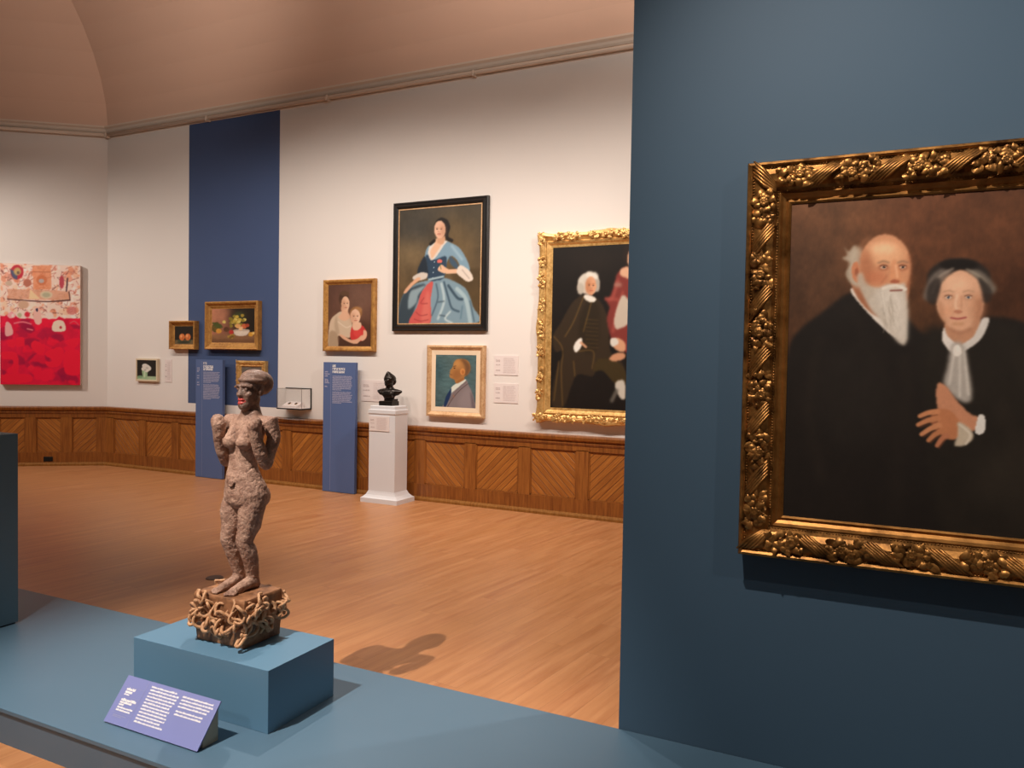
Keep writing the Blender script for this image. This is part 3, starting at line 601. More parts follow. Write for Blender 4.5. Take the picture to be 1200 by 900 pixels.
p.poly([(1030, 345), (1058, 345), (1062, 398), (1048, 390)], 'cfc6ba', 4, .8); p.line([(1036, 339), (1050, 335.5), (1061, 340)], 4.5, 'd6ccbe', 1); p.line([(1044, 341.5), (1057, 341)], 2, '7a443a', .7)
rb = random.Random(4)
for k in range(46):
    x = rb.uniform(1032, 1052); y = rb.uniform(342, 362); p.line([(x, y), (x+rb.uniform(-2, 5), y+rb.uniform(8, 16)), (x+rb.uniform(2, 8), y+rb.uniform(18, 30))], 1.1, rb.choice(('d8d0c5', 'a59a8c', 'b3a899', 'cfc6b9')), .7, .5)
p.poly([(1005, 325), (1011, 321), (1016, 332), (1026, 341), (1018, 352), (1009, 340)], 'b3a594', 1.8, .85); p.line([(1066, 300), (1068, 318), (1065, 334)], 4, '8a5438', 1.6, .5); p.line([(1040, 324), (1034, 332)], 2, '9a5c42', 1.2, .5)
# elderly woman with dark hair drawn over her ears
p.ell(1123, 328, 37, 24, '26201d', 1.8); p.poly([(1082, 350), (1090, 326), (1106, 314), (1118, 314), (1100, 336), (1097, 352)], '6a6058', 2, .9); p.poly([(1130, 314), (1150, 320), (1166, 338), (1160, 346), (1146, 340), (1138, 326)], '6f665c', 2, .9); p.ell(1123, 312, 22, 7, '17120f', 2)
p.line([(1092, 344), (1100, 326), (1116, 316)], 3, '968a7e', 1.2, .7); p.line([(1132, 317), (1148, 326), (1160, 340)], 3, 'a09482', 1.2, .7)
p.poly([(1110, 376), (1108, 396), (1125, 408), (1146, 392), (1144, 372)], 'b58365', 1.2)
p.poly([(1122, 318), (1104, 332), (1097, 352), (1100, 368), (1110, 382), (1122, 390), (1136, 386), (1148, 372), (1152, 352), (1148, 334), (1136, 322)], 'cf9f80', 1.2); p.ell(1120, 334, 16, 11, 'e0b494', 5, .8); p.ell(1145, 362, 8, 18, 'ae7a5c', 4, .7); p.ell(1110, 366, 8, 7, 'd29a78', 3, .8)
for ex in (1111, 1134):
    p.ell(ex, 349, 6.5, 3.4, 'a97b60', 1.6, .7); p.line([(ex-6, 343), (ex, 341.5), (ex+6, 343)], 1.6, 'a07c62', 1, .8); p.ell(ex, 349.5, 3.8, 1.6, 'c9b4a2', .6, .8); p.ell(ex, 349.2, 1.6, 1.6, '4c5058', .5); p.line([(ex-4, 347.8), (ex, 346.8), (ex+4, 347.8)], 1, '6e4a3a', .5)
p.poly([(1099, 356), (1102, 372), (1112, 386), (1106, 372), (1103, 356)], 'a87456', 2, .6); p.poly([(1150, 352), (1146, 374), (1134, 388), (1143, 372), (1145, 354)], '9c6a4e', 2, .6); p.line([(1114, 386), (1124, 390), (1136, 386)], 4, '9a6a50', 1.6, .7); p.poly([(1086, 352), (1088, 336), (1099, 326), (1102, 336), (1098, 352), (1094, 358)], '2b2420', 1.6, .8); p.poly([(1146, 326), (1160, 338), (1160, 352), (1152, 356), (1149, 342)], '2b2420', 1.6, .8)
p.line([(1121, 346), (1119, 358), (1121, 364)], 2.4, 'e6c0a2', 1, .8); p.ell(1122, 366, 5, 2, 'a86c52', .9, .8); p.line([(1126, 348), (1126, 362)], 1.6, 'b07c60', 1, .7); p.line([(1114, 373), (1122, 374.2), (1131, 372.6)], 2.2, '9a4c48', .7); p.ell(1122, 380, 8, 2, 'b5825f', 1.4, .6)
p.poly([(1106, 384), (1104, 400), (1118, 416), (1124, 408), (1110, 394)], 'd8cfc6', 1); p.poly([(1150, 374), (1158, 376), (1148, 398), (1128, 412), (1124, 406), (1140, 394)], 'c9c2ba', 1)
p.poly([(1115, 404), (1128, 404), (1134, 430), (1138, 466), (1126, 470), (1106, 452), (1110, 428)], 'a59d94', 2.2)
for q in ([(1118, 410), (1112, 450)], [(1124, 412), (1124, 464)], [(1129, 412), (1134, 462)]): p.line(q, 2.6, 'cbc4ba', 1.2, .8)
p.ell(1121, 411, 5, 7, 'dcd4ca', 1)
# folded hands
p.poly([(1098, 450), (1108, 452), (1120, 468), (1136, 484), (1150, 490), (1146, 502), (1130, 504), (1110, 496), (1098, 476)], 'bd8262', 1.1)
p.poly([(1146, 486), (1153, 488), (1152, 506), (1142, 506)], 'd9d4cc', .8)
p.poly([(1096, 480), (1112, 480), (1124, 494), (1126, 510), (1112, 514), (1098, 504), (1090, 492)], 'b4744f', 1.1); p.poly([(1122, 494), (1134, 500), (1140, 510), (1132, 520), (1118, 521), (1122, 508)], 'b9aa94', 1.2); p.line([(1124, 497), (1136, 508), (1131, 519)], 2.5, 'd8ccba', .9, .8)
for i, (a_, b_) in enumerate((((1098, 482), (1078, 487)), ((1098, 490), (1076, 497)), ((1100, 498), (1080, 508)), ((1102, 505), (1088, 515)), ((1108, 510), (1098, 521)))): p.line([a_, ((a_[0]+b_[0])/2, (a_[1]+b_[1])/2-1.5), b_], (8, 5.5), ('c08058', 'b97a54', 'bf8059', 'b4744e', 'b07050')[i], .8); p.line([(a_[0], a_[1]+3.5), (b_[0]+2, b_[1]+3)], 1.6, '6a3c28', .8, .7)
p.mottle(.035, 90, 91)
big = thing('framed_painting', 'large double portrait in a carved bronze gilt frame on the dark wall', 'painting', ((BX0+BX1)/2, YD, BZ0))
BW, BH = BX1-BX0, BZ1-BZ0
bigf = obj('frame', frame_mesh(BW, BH, [(0, .0), (0, .085), (.004, .096), (.012, .1), (.019, .094), (.021, .086), (.026, .086), (.045, .094), (.07, .09), (.09, .078), (.1, .066), (.118, .06), (.118, 0)]), M['gold_big'], big)
obj('slip', frame_mesh(BW-.216, BH-.216, [(0, .03), (0, .066), (.004, .068), (.012, .058), (.022, .05), (.032, .056), (.038, .05), (.038, .03)]), M['gold_slip'], big).location.z = .108
p.build('canvas', CWX1-CWX0+.012, CZ1-CZ0+.012, big, ((CWX0+CWX1-BX0-BX1)/2, -.046, CZ0-BZ0-.006), (1.35, 1.35, 1.35))
rr = random.Random(21)
for (o_, al, inn, L) in side_axes(BW, BH):
    for dep, off, r in ((.088, .0225, .0036), (.066, .1035, .0032)):              # strings of beads
        b = NB(); n = int((L-2*off)/.0098)
        for k in range(n+1):
            c_ = o_+al*(off+(L-2*off)*k/n)+inn*off+OUT*dep
            bmesh.ops.create_icosphere(b, subdivisions=1, radius=r, matrix=Matrix.Translation(c_))
        obj('beading', b, M['gold_big'], bigf, True)
    n = max(4, round(L/.24)); stp = (L-.12)/n
    for k in range(n+1):                                                           # crossing ribbons
        b = NB(); t0 = .06+stp*k
        cnr = k in (0, n)
        for j in range(5):
            pts = []
            for q in range(9):
                u = q/8-.5; sl = .095 if not cnr else .07
                tt = t0+u*sl*(-1 if al.x < -.5 else 1)+(j-2)*.0125; ss = .058-u*.072
                if cnr: ss = .060-u*.074; tt = ss+(j-2)*.0125*(1-1.1*max(0, -u))
                if cnr and k == n: continue
                pts.append(o_+al*tt+inn*ss+OUT*(.092+.014*math.cos(u*PI)))
            if pts: tube(b, pts, [.0035, .0055, .0062, .0066, .0066, .0066, .0062, .0055, .0035], 6)
        if len(b.verts): obj('carved_ribbon', b, M['gold_big'], bigf, True)
        else: b.free()
    for k in range(n):
        b = NB(); cluster(b, o_+al*(.06+stp*(k+.5))+inn*.060, al, inn, stp*.62, .078, .088, rr, 34)
        obj('carved_foliage', b, M['gold_big'], bigf, True)

# large gilt frame on the back wall, partly hidden by the dark wall
GX0, GX1, GZ0, GZ1 = -3.292, -1.75, .985, 2.925; gw = GX1-GX0; gh = GZ1-GZ0
cw_ = gw-.29; chh = gh-.222
tl = at(649, 287, 7.38); s0 = lambda x, y: proj((x, 7.38, y)); cx0, cx1, cz0, cz1 = GX0+.145, GX1-.145, GZ0+.111, GZ1-.111
def crop4(q): return ((q[0]-600)*3.4625, (q[1]-250)*3.4625)
p = Paint(150, 200, [crop4(s0(cx0, cz1)), crop4(s0(cx1, cz1)), crop4(s0(cx1, cz0)), crop4(s0(cx0, cz0))], '17120f')
p.ell(330, 180, 120, 60, '231b16', 12, .8); p.mottle(.15, 6, 51)
p.poly([(290, 330), (240, 370), (200, 440), (165, 500), (175, 560), (210, 560), (180, 640), (160, 770), (210, 785), (260, 660), (330, 660), (350, 600), (420, 690), (460, 690), (450, 610), (400, 560), (390, 430), (350, 350)], '33271a', 1); p.poly([(300, 360), (270, 470), (290, 560), (340, 560), (355, 480), (350, 370)], '2a2013', 2)
for q in ([(290, 340), (250, 440), (215, 500)], [(170, 500), (205, 550), (200, 640), (205, 780)], [(270, 560), (330, 560), (325, 630)], [(325, 350), (290, 480)], [(250, 600), (255, 660)], [(420, 600), (445, 650)], [(190, 600), (170, 760)]): p.line(q, 4, '7a5c2c', .8, .75)
for k in range(8): p.line([(300, 430+k*16), (350, 434+k*16)], 2.5, '5c4625', .7, .8)
p.poly([(350, 590), (420, 600), (460, 640), (460, 690), (420, 690), (370, 640), (330, 640)], '3d3018', 1); p.poly([(418, 690), (455, 680), (460, 750), (436, 745)], 'c9c2b6', 1); p.line([(405, 760), (425, 720)], 16, '6e6a62', 1.2, .8)
p.poly([(310, 330), (290, 335), (300, 352), (330, 362), (340, 345)], 'e2dcd2', .8)
p.ell(310, 285, 44, 44, 'cfc7bb', 1); p.ell(278, 305, 14, 24, 'b8afa2', 1); p.ell(345, 290, 12, 30, 'aaa196', 1); p.poly([(300, 240), (340, 240), (350, 265), (310, 262)], 'e0d9ce', 1.2)
face(p, 320, 294, 22, 38, 'd59a76', 'a0633f', .2)
p.poly([(250, 540), (270, 510), (285, 510), (282, 540), (260, 565)], 'e6e0d8', .8); p.line([(280, 525), (300, 542)], 9, 'd09a78', .7)
p.poly([(430, 240), (415, 290), (395, 340), (375, 345), (395, 380), (385, 430), (400, 500), (420, 540), (520, 560), (540, 300), (480, 220)], '7e342e', 1.2)
for q in ([(430, 270), (410, 340), (395, 350)], [(450, 320), (420, 430), (410, 480)], [(380, 345), (430, 350)]): p.line(q, 9, 'a85248', 1.4, .8)
p.poly([(440, 345), (465, 340), (500, 420), (430, 470), (415, 430)], 'c3b4a4', 1); p.ell(430, 290, 16, 10, 'a87a6c', 1.5, .8)
p.ell(488, 172, 40, 56, '241812', 1.2); face(p, 494, 184, 26, 42, 'd8a888', 'a06848', -.3); p.poly([(450, 220), (500, 225), (500, 270), (440, 250)], 'd8a888', 1)
p.poly([(400, 520), (430, 505), (460, 530), (455, 560), (425, 555)], 'd09a78', .9); p.poly([(395, 590), (420, 568), (455, 568), (455, 590), (415, 600)], 'c8906e', .9); p.poly([(400, 510), (425, 508), (430, 530), (405, 540)], 'd8d2c8', .8)
gb = thing('framed_painting', 'large dark portrait of a seated man in a white wig, scrolled gilt frame', 'painting', ((GX0+GX1)/2, YW, GZ0), 0, 'framed paintings on the back wall')
def scallop_frame(W, H, prof, amp, per):      # sweep whose outer rim swells in shallow scrolls
    bm = NB(); n = 44; loops = []
    for d, y in prof:
        lp = []
        for (o_, al, inn, L) in side_axes(W, H):
            for k in range(n):
                t = d+(L-2*d)*k/n; u = abs(2*k/n-1); sw = amp*(math.exp(-((u)/.13)**2)*1.0+.8*math.exp(-((1-u)/.10)**2)+.35*max(0, math.cos(2*PI*per*k/n)))*max(0, 1-d/.07)
                lp.append(bm.verts.new(o_+al*t+inn*(d-sw)+OUT*(y+sw*.5)))
        loops.append(lp)
    m = len(loops[0])
    for i in range(len(loops)):
        a, b = loops[i], loops[(i+1) % len(loops)]
        for j in range(m): bm.faces.new((a[j], a[(j+1) % m], b[(j+1) % m], b[j]))
    return bm
gbf = obj('frame', scallop_frame(gw, gh, [(0, 0), (0, .05), (.008, .07), (.03, .075), (.05, .055), (.07, .045), (.085, .06), (.1, .055), (.118, .04), (.15, .036), (.15, 0)], .024, 5), M['gold_hi'], gb)
p.build('canvas', cw_, chh, gb, (0, -.037, .111), G)
for (o_, al, inn, L) in side_axes(gw, gh):
    for fr, ln in ((.035, .16), (.5, .2), (.25, .15), (.75, .15), (.145, .1), (.38, .12), (.62, .12), (.86, .1)):
        b = NB(); cluster(b, o_+al*(L*fr if fr != .035 else .05)+inn*.035, al, inn, ln, .085, .068, rr, 16); obj('carved_scroll', b, M['gold_hi'], gbf, True)
W, H = .495, .36
for (o_, al, inn, L) in side_axes(W, H):
    for t_, l_, n_ in ((.03, .07, 10), (L*.5, .3*L, 14), (L*.27, .07, 8), (L*.75, .07, 8)):
        b = NB(); cluster(b, o_+al*t_+inn*.026, al, inn, l_, .034, .056, rr, n_); obj('carved_scroll', b, M['gold_hi'], FR[sm_small.name], True)

# ------------------------------------------------------------------ printed text that cannot be read in the photo: rows of word-length marks
def words(bm, u0, u1, v, hgt, fn, rr, gap=.6, ragged=.12, last=False):
    u = u0; end = u1-(u1-u0)*(rr.uniform(0, ragged) if not last else .55)
    while u < end-hgt:
        w = min(rr.uniform(1.4, 4.6)*hgt, end-u); a = v-hgt/2; x = u
        while x < u+w-.1*hgt:                 # letters of uneven height
            lw = min(rr.uniform(.4, .62)*hgt, u+w-x); tall = rr.random() < .35; quad(bm, fn(x, a), fn(x+lw*.86, a), fn(x+lw*.86, a+hgt*(1 if tall else .72)), fn(x, a+hgt*(1 if tall else .72))); x += lw
        u += w+gap*hgt*.55
def textblock(bm, u0, u1, v1, v0, lines, fn, rr, fill=.6, ragged=.12):
    stp = (v1-v0)/lines
    for k in range(lines): words(bm, u0, u1, v1-stp*(k+.5), stp*fill, fn, rr, ragged=ragged)
_w = words
def letters(bm, u0, u1, v, hgt, fn, rr):         # bold capitals, all one height
    u = u0
    while u < u1-.3*hgt:
        w = min(rr.uniform(.62, .8)*hgt, u1-u); k = rr.random()
        a, c_ = v-hgt/2, v+hgt/2
        quad(bm, fn(u, a), fn(u+w*.3, a), fn(u+w*.3, c_), fn(u, c_))
        if k < .7: quad(bm, fn(u+w*.6, a), fn(u+w*.88, a), fn(u+w*.88, c_), fn(u+w*.6, c_))
        y = rr.choice((a, v-hgt*.14, c_-hgt*.28)); quad(bm, fn(u+w*.3, y), fn(u+w*.62, y), fn(u+w*.62, y+hgt*.28), fn(u+w*.3, y+hgt*.28))
        if k > .45: quad(bm, fn(u+w*.3, c_-hgt*.26), fn(u+w*.7, c_-hgt*.26), fn(u+w*.7, c_), fn(u+w*.3, c_))
        u += w
def board(label, x0, x1, z1, Yf, seed, heads, blocks, side):
    r = thing('text_board', label, 'sign', ((x0+x1)/2, Yf, 0), 0, 'blue text boards standing against the back wall'); W = x1-x0
    b = NB(); box(b, -W/2, W/2, 0, .045, .004, z1, .002); pn = obj('panel', b, M['board'], r)
    fn = lambda u, d: (-W/2+u, -.0012, z1-d); rr = random.Random(seed)
    g = lambda u, v: fn(u, -v)
    b = NB()
    for e, d, h_ in heads: letters(b, .29*W, e*W, -d, h_, g, rr)
    obj('heading', b, M['ink_white'], pn)
    b = NB()
    for d0, d1, n in blocks:
        for k in range(n): words(b, .29*W, .92*W, -(d0+(d1-d0)*(k+.5)/n), (d1-d0)/n*.72, g, rr, .45, .1, k == n-1)
    obj('body_text', b, M['ink_pale'], pn)
    for d, e in side:
        b = NB(); words(b, .05*W, e*W, -d, .016, g, rr, .3, 0); obj('side_text', b, M['ink_pale'], pn)
    b = NB(); quad(b, *[g(u, v) for u, v in ((.238*W, -z1+.02), (.244*W, -z1+.02), (.244*W, -.02), (.238*W, -.02))]); obj('rule_line', b, M['ink_soft'], pn)
    return r
board('tall blue text board in front of the blue painted band, left of the sculpture', -8.205, -7.725, 1.553, 7.30, 5, ((.42, .048, .030), (.66, .090, .030), (.66, .125, .030)), ((.155, .305, 9), (.318, .52, 12)), ((.110, .15), (.135, .16), (.155, .12), (.21, .14), (.24, .13), (.30, .17), (.33, .15)))
board('tall blue text board against the white wall, left of the white pedestal', -6.075, -5.60, 1.553, 7.30, 9, ((.42, .044, .027), (.68, .079, .027), (.68, .115, .027)), ((.157, .335, 11), (.345, .49, 9)), ((.115, .15), (.14, .21), (.165, .14), (.205, .15), (.225, .17), (.245, .2), (.29, .13)))
def card(label, x0, x1, z0, z1, Y, seed, rz=0, lines=9, group=None):
    r = thing('wall_label', label, 'label', ((x0+x1)/2, Y, z0), rz, group or 'white text cards'); W = x1-x0; H = z1-z0; rr = random.Random(seed)
    b = NB(); box(b, -W/2, W/2, -.006, 0, 0, H); cd = obj('card', b, M['card'], r)
    fn = lambda u, v: (-W/2+u, -.0072, v); b = NB(); textblock(b, W*.38, W*.93, H*.9, H*.1, lines, fn, rr, .66); obj('body_text', b, M['ink_card'], cd)
    
    for q in ((.26, .8, .66, 2), (.3, .56, .48, 1), (.3, .3, .2, 1)):
        b = NB(); textblock(b, W*.07, W*q[0], H*q[1], H*q[2], q[3], fn, rr, .65); obj('side_text', b, M['ink_grey'], cd)
card('white text card on the wall partly hidden behind the black bust', -5.60, -5.13, 1.10, 1.352, YW, 1)
card('upper of two white text cards right of the profile portrait', -3.826, -3.542, 1.45, 1.662, YW, 2)
card('lower of two white text cards right of the profile portrait', -3.826, -3.536, 1.15, 1.36, YW, 3)
card('small narrow white text card beside the white flower painting', -8.92, -8.79, 1.235, 1.545, YW, 4, lines=12)

# ------------------------------------------------------------------ pedestal and bust
pd = thing('pedestal', 'white moulded pedestal carrying the black bust by the wall', 'pedestal', (-5.02, 7.15, 0))
def sq(bm, secs):                             # square-section stack: (half x, half y, z)
    ring_loft(bm, [[(-a, -b_, z), (a, -b_, z), (a, b_, z), (-a, b_, z)] for a, b_, z in secs])
b = NB(); sq(b, [(.245, .175, 0), (.245, .175, .05), (.235, .165, .055), (.222, .152, .065), (.2, .137, .085), (.185, .128, .11), (.178, .125, .125)]); obj('base', b, M['plaster'], pd)
b = NB(); sq(b, [(.174, .122, .12), (.174, .122, .985)]); obj('shaft', b, M['plaster'], pd)
b = NB(); sq(b, [(.174, .122, .98), (.182, .13, .995), (.182, .13, 1.035), (.165, .115, 1.04), (.165, .115, 1.075), (.160, .11, 1.08)]); obj('cap', b, M['plaster'], pd)
card('white text card fixed to the front of the white pedestal', -5.19, -4.92, .80, .965, 7.0275, 6)
bu = thing('bust', 'black bronze bust of a person in a pointed cap on the white pedestal', 'sculpture', (-5.03, 7.17, 1.08))
b = NB(); sq(b, [(.088, .07, 0), (.088, .07, .045), (.08, .062, .052)]); box(b, .04, .085, -.05, .05, .05, .075)
obj('socle', b, M['bronze'], bu)
b = NB()
loft(b, [(0, .01, .045, .07, .05), (0, .005, .08, .062, .045), (0, 0, .10, .075, .05), (0, 0, .13, .10, .06), (0, .005, .16, .115, .06), (0, .01, .175, .10, .055), (0, .015, .19, .06, .045), (0, .01, .205, .042, .042), (0, .005, .235, .04, .042)])
for s in (-1, 1): tube(b, [(s*.06, .0, .15), (s*.115, .005, .15), (s*.15, .01, .158)], [.045, .036, .018], 12)
ell(b, (0, 0, .285), (.05, .066, .066)); ell(b, (0, -.03, .258), (.038, .035, .045)); ell(b, (0, -.055, .232), (.02, .016, .016))
ell(b, (0, -.072, .268), (.010, .016, .016)); ell(b, (-.018, -.058, .285), (.018, .010, .006)); ell(b, (.018, -.058, .285), (.018, .010, .006)); ell(b, (0, -.06, .246), (.016, .008, .005))
loft(b, [(0, .015, .285, .064, .078), (0, .015, .305, .066, .08), (0, .012, .33, .056, .066), (0, -.005, .355, .036, .042), (0, -.02, .375, .018, .02), (0, -.026, .384, .006, .006)])
ell(b, (0, .05, .27), (.058, .04, .05))
for k in range(7): tube(b, [(-.09+k*.028, -.05, .155), (-.05+k*.024, -.058, .12), (-.02+k*.016, -.05, .09)], .008, 8)
bb = sculpt(b, .006, 3); o = obj('figure', bb, M['bronze'], bu, True)

# ------------------------------------------------------------------ wall display case
cs = thing('display_case', 'small clear wall case with black base edge, right of the blue band', 'display case', (-6.555, YW, .965))
b = NB(); box(b, -.198, .198, -.175, -.001, 0, .014); obj('base_tray', b, M['black'], cs)
b = NB(); box(b, -.19, .19, -.168, -.012, .014, .02); obj('tray_liner', b, M['card'], cs)
b = NB(); box(b, -.198, .198, -.012, 0, 0, .255); obj('back_board', b, M['wall'], cs)
b = NB(); box(b, .198, .206, -.016, -.001, .0, .26); box(b, -.2, .206, -.016, -.001, .252, .26); obj('edge_strip', b, M['black'], cs)
b = NB()
for q in ((-.196, .196, -.172, -.168, .014, .25), (-.196, -.192, -.168, -.014, .014, .25), (.192, .196, -.168, -.014, .014, .25), (-.196, .196, -.172, -.014, .25, .253)): box(b, *q)
obj('glass_cover', b, M['glass'], cs)
b = NB()
for x, y in ((-.196, -.172), (.196, -.172)): box(b, x-.002, x+.002, y-.002, y+.002, .014, .253)
box(b, -.196, .196, -.174, -.171, .251, .254); box(b, -.198, -.194, -.172, -.014, .251, .254); box(b, .194, .198, -.172, -.014, .251, .254)
obj('case_edge', b, paint_mat('grey_case_edge', '6a625e', .4), cs)
o = thing('slanted_mount', 'white slanted mount inside the clear wall case', 'mount', (-6.57, YW-.09, .985))
b = NB(); prism_x(b, [(-.06, 0), (.06, 0), (.06, .065), (.05, .07), (-.06, .02)], -.12, .12); obj('wedge', b, M['card'], o)
for k, (dx, lab) in enumerate(((-.05, 'left'), (.055, 'right'))):
    m_ = thing('miniature', 'tiny dark oval miniature on the %s of the white mount in the wall case' % lab, 'miniature', (-6.57+dx, YW-.092, 1.0298))
    b = NB(); bmesh.ops.create_cone(b, cap_ends=True, segments=24, radius1=.021, radius2=.019, depth=.006); o = obj('rim', b, M['gold_pale'], m_); o.rotation_euler = (math.atan2(.05, .11), 0, 0); o.location.z = .003; o.scale = (1, 1.2, 1)
    b = NB(); bmesh.ops.create_cone(b, cap_ends=True, segments=24, radius1=.015, radius2=.015, depth=.003); o = obj('portrait_face', b, M['black'], m_); o.rotation_euler = (math.atan2(.05, .11), 0, 0); o.location.z = .0072; o.location.y = -.0015; o.scale = (1, 1.2, 1)

# ------------------------------------------------------------------ platform, plinth, box
pf = thing('display_platform', 'long low slate blue platform running along the foreground up to the dark wall', 'platform', (-3, 2.4, 0))
b = NB(); box(b, -6, 4, -.52, .503, .132, .15, .002); obj('top_board', b, M['platform'], pf)
b = NB(); box(b, -6, 4, -.512, .495, .0, .126); obj('front_fascia', b, M['platform_side'], pf)
b = NB(); box(b, -6, 4, -.500, .49, .126, .132); obj('shadow_gap', b, M['black'], pf)
o = thing('plinth', 'tall dark slate blue plinth at the left edge of the photo, on the platform', 'plinth', (-4.46, 2.27, .15))
b = NB(); box(b, -.305, .305, -.24, .255, .008, 1.02, .002); obj('body', b, M['plinth'], o); b = NB(); box(b, -.295, .295, -.23, .245, 0, .008); obj('shadow_gap', b, M['black'], o)
o = thing('display_box', 'low teal blue display box under the standing sculpture', 'plinth', (-2.478, 2.415, .15))
b = NB(); box(b, -.378, .378, -.195, .195, 0, .247, .0015); obj('body', b, M['box'], o)
# ------------------------------------------------------------------ label stand
ls = thing('label_stand', 'periwinkle blue text label tilted on a wooden wedge in front of the display box', 'label', (-2.481, 1.997, .15))
th = math.atan2(.142, .112); LH = math.hypot(.142, .112); LWd = .512
def lab(u, v, off=.0): return Vector((-LWd/2+u*LWd, v*LH*math.cos(th)-off*math.sin(th), .003+v*LH*math.sin(th)+off*math.cos(th)))
b = NB(); vs = [b.verts.new(lab(u, v, off)) for off in (0, .005) for u, v in ((0, 0), (1, 0), (1, 1), (0, 1))]
for f in ((0, 1, 2, 3), (4, 5, 6, 7), (0, 1, 5, 4), (1, 2, 6, 5), (2, 3, 7, 6), (3, 0, 4, 7)): b.faces.new([vs[i] for i in f])
lpn = obj('panel', b, M['label_blue'], ls)
fn = lambda u, v: lab(u/LWd, v/LH, .0058); rr = random.Random(2)
# columns measured across the panel
b = NB()
stp = LH*.062
for k in range(12): _w(b, LWd*.295, LWd*.605, LH*(.905-k*.066), stp*.62, fn, rr, .5, .12, False)
for k in range(4): _w(b, LWd*.635, LWd*.965, LH*(.885-k*.066), stp*.62, fn, rr, .5, .12, False)
for k in range(2): _w(b, LWd*.635, LWd*.945, LH*(.885-(4.45+k)*.066), stp*.62, fn, rr, .5, .08, False)
obj('body_text', b, M['ink_white'], lpn)
b = NB()
for v, e, hh in ((.735, .155, .06), (.675, .135, .06), (.51, .225, .055), (.455, .19, .05)): _w(b, LWd*.06, LWd*e, LH*v, LH*hh, fn, rr, .25, 0, False)
obj('heading', b, M['ink_white'], lpn)
b = NB()
for v, e, hh in ((.62, .125, .035), (.405, .13, .04), (.345, .23, .04), (.29, .215, .04)): _w(b, LWd*.06, LWd*e, LH*v, LH*hh, fn, rr, .4, 0, False)
obj('side_text', b, M['ink_white'], lpn)
b = NB()
for v, e in ((.185, .2), (.155, .16)): _w(b, LWd*.06, LWd*e, LH*v, LH*.02, fn, rr, .4, 0, False)
obj('credit_text', b, M['ink_soft'], lpn)
b = NB()
for (a0, b0), (a1, b1) in (((.245, .02), (.2475, .98)), ((.03, .775), (.245, .78)), ((.03, .57), (.245, .575)), ((.03, .225), (.245, .23))): quad(b, fn(a0*LWd, b0*LH), fn(a1*LWd, b0*LH), fn(a1*LWd, b1*LH), fn(a0*LWd, b1*LH))
obj('rule_line', b, M['ink_soft'], lpn)
b = NB(); prism_x(b, [(.03, .0), (.103, 0), (.103, .003+.103*math.tan(th)-.004), (.03, .003+.03*math.tan(th)-.004)], -.24, .247); obj('support_wedge', b, M['wedge'], ls)
# ------------------------------------------------------------------ floor disc
b = NB(); bmesh.ops.create_cone(b, cap_ends=True, segments=28, radius1=.062, radius2=.056, depth=.006); o = obj('floor_disc', b, M['disc'])
o.location = (-4.32, 4.02, .003); tag(o, 'small dark round metal cover set in the wooden floor behind the sculpture', 'floor cover')

# ------------------------------------------------------------------ the standing sculpture
ORG = Vector((-2.49, 2.455, .397)); KS = 1/279; px0 = proj((ORG.x, ORG.y, 1))[0]
st = thing('standing_sculpture', 'rough brown standing nude female sculpture with red lips on a tangled root block', 'sculpture', ORG)
VR = Vector((.70, .71, 0))
def ctr(px): d = (px-px0)*KS; return VR.x*d, VR.y*d
def zz(py): return 1.304-(py-500)*.00364-ORG.z
def sec(px, py, a, b, dy=0): x, y = ctr(px); return (x, y+dy, zz(py), a, b)
b = NB()
loft(b, [sec(288, 597, .060, .052), sec(288.5, 590, .104, .074), sec(288.5, 580, .107, .078), sec(287.5, 570, .098, .072), sec(285.5, 560, .084, .063), sec(284.5, 550, .071, .055), sec(284.5, 540, .066, .049), sec(285.5, 530, .070, .050), sec(287, 520, .080, .055), sec(288.5, 510, .088, .058), sec(290, 502, .098, .056), sec(291.5, 496, .104, .05), sec(292.5, 491, .085, .044), sec(293, 487, .05, .042), sec(293, 482, .040, .042)], 24)
x, y = ctr(293)
tube(b, [(x, y+.008, zz(490)), (x, y, zz(478)), (x, y-.004, zz(462))], [.043, .037, .036], 16)
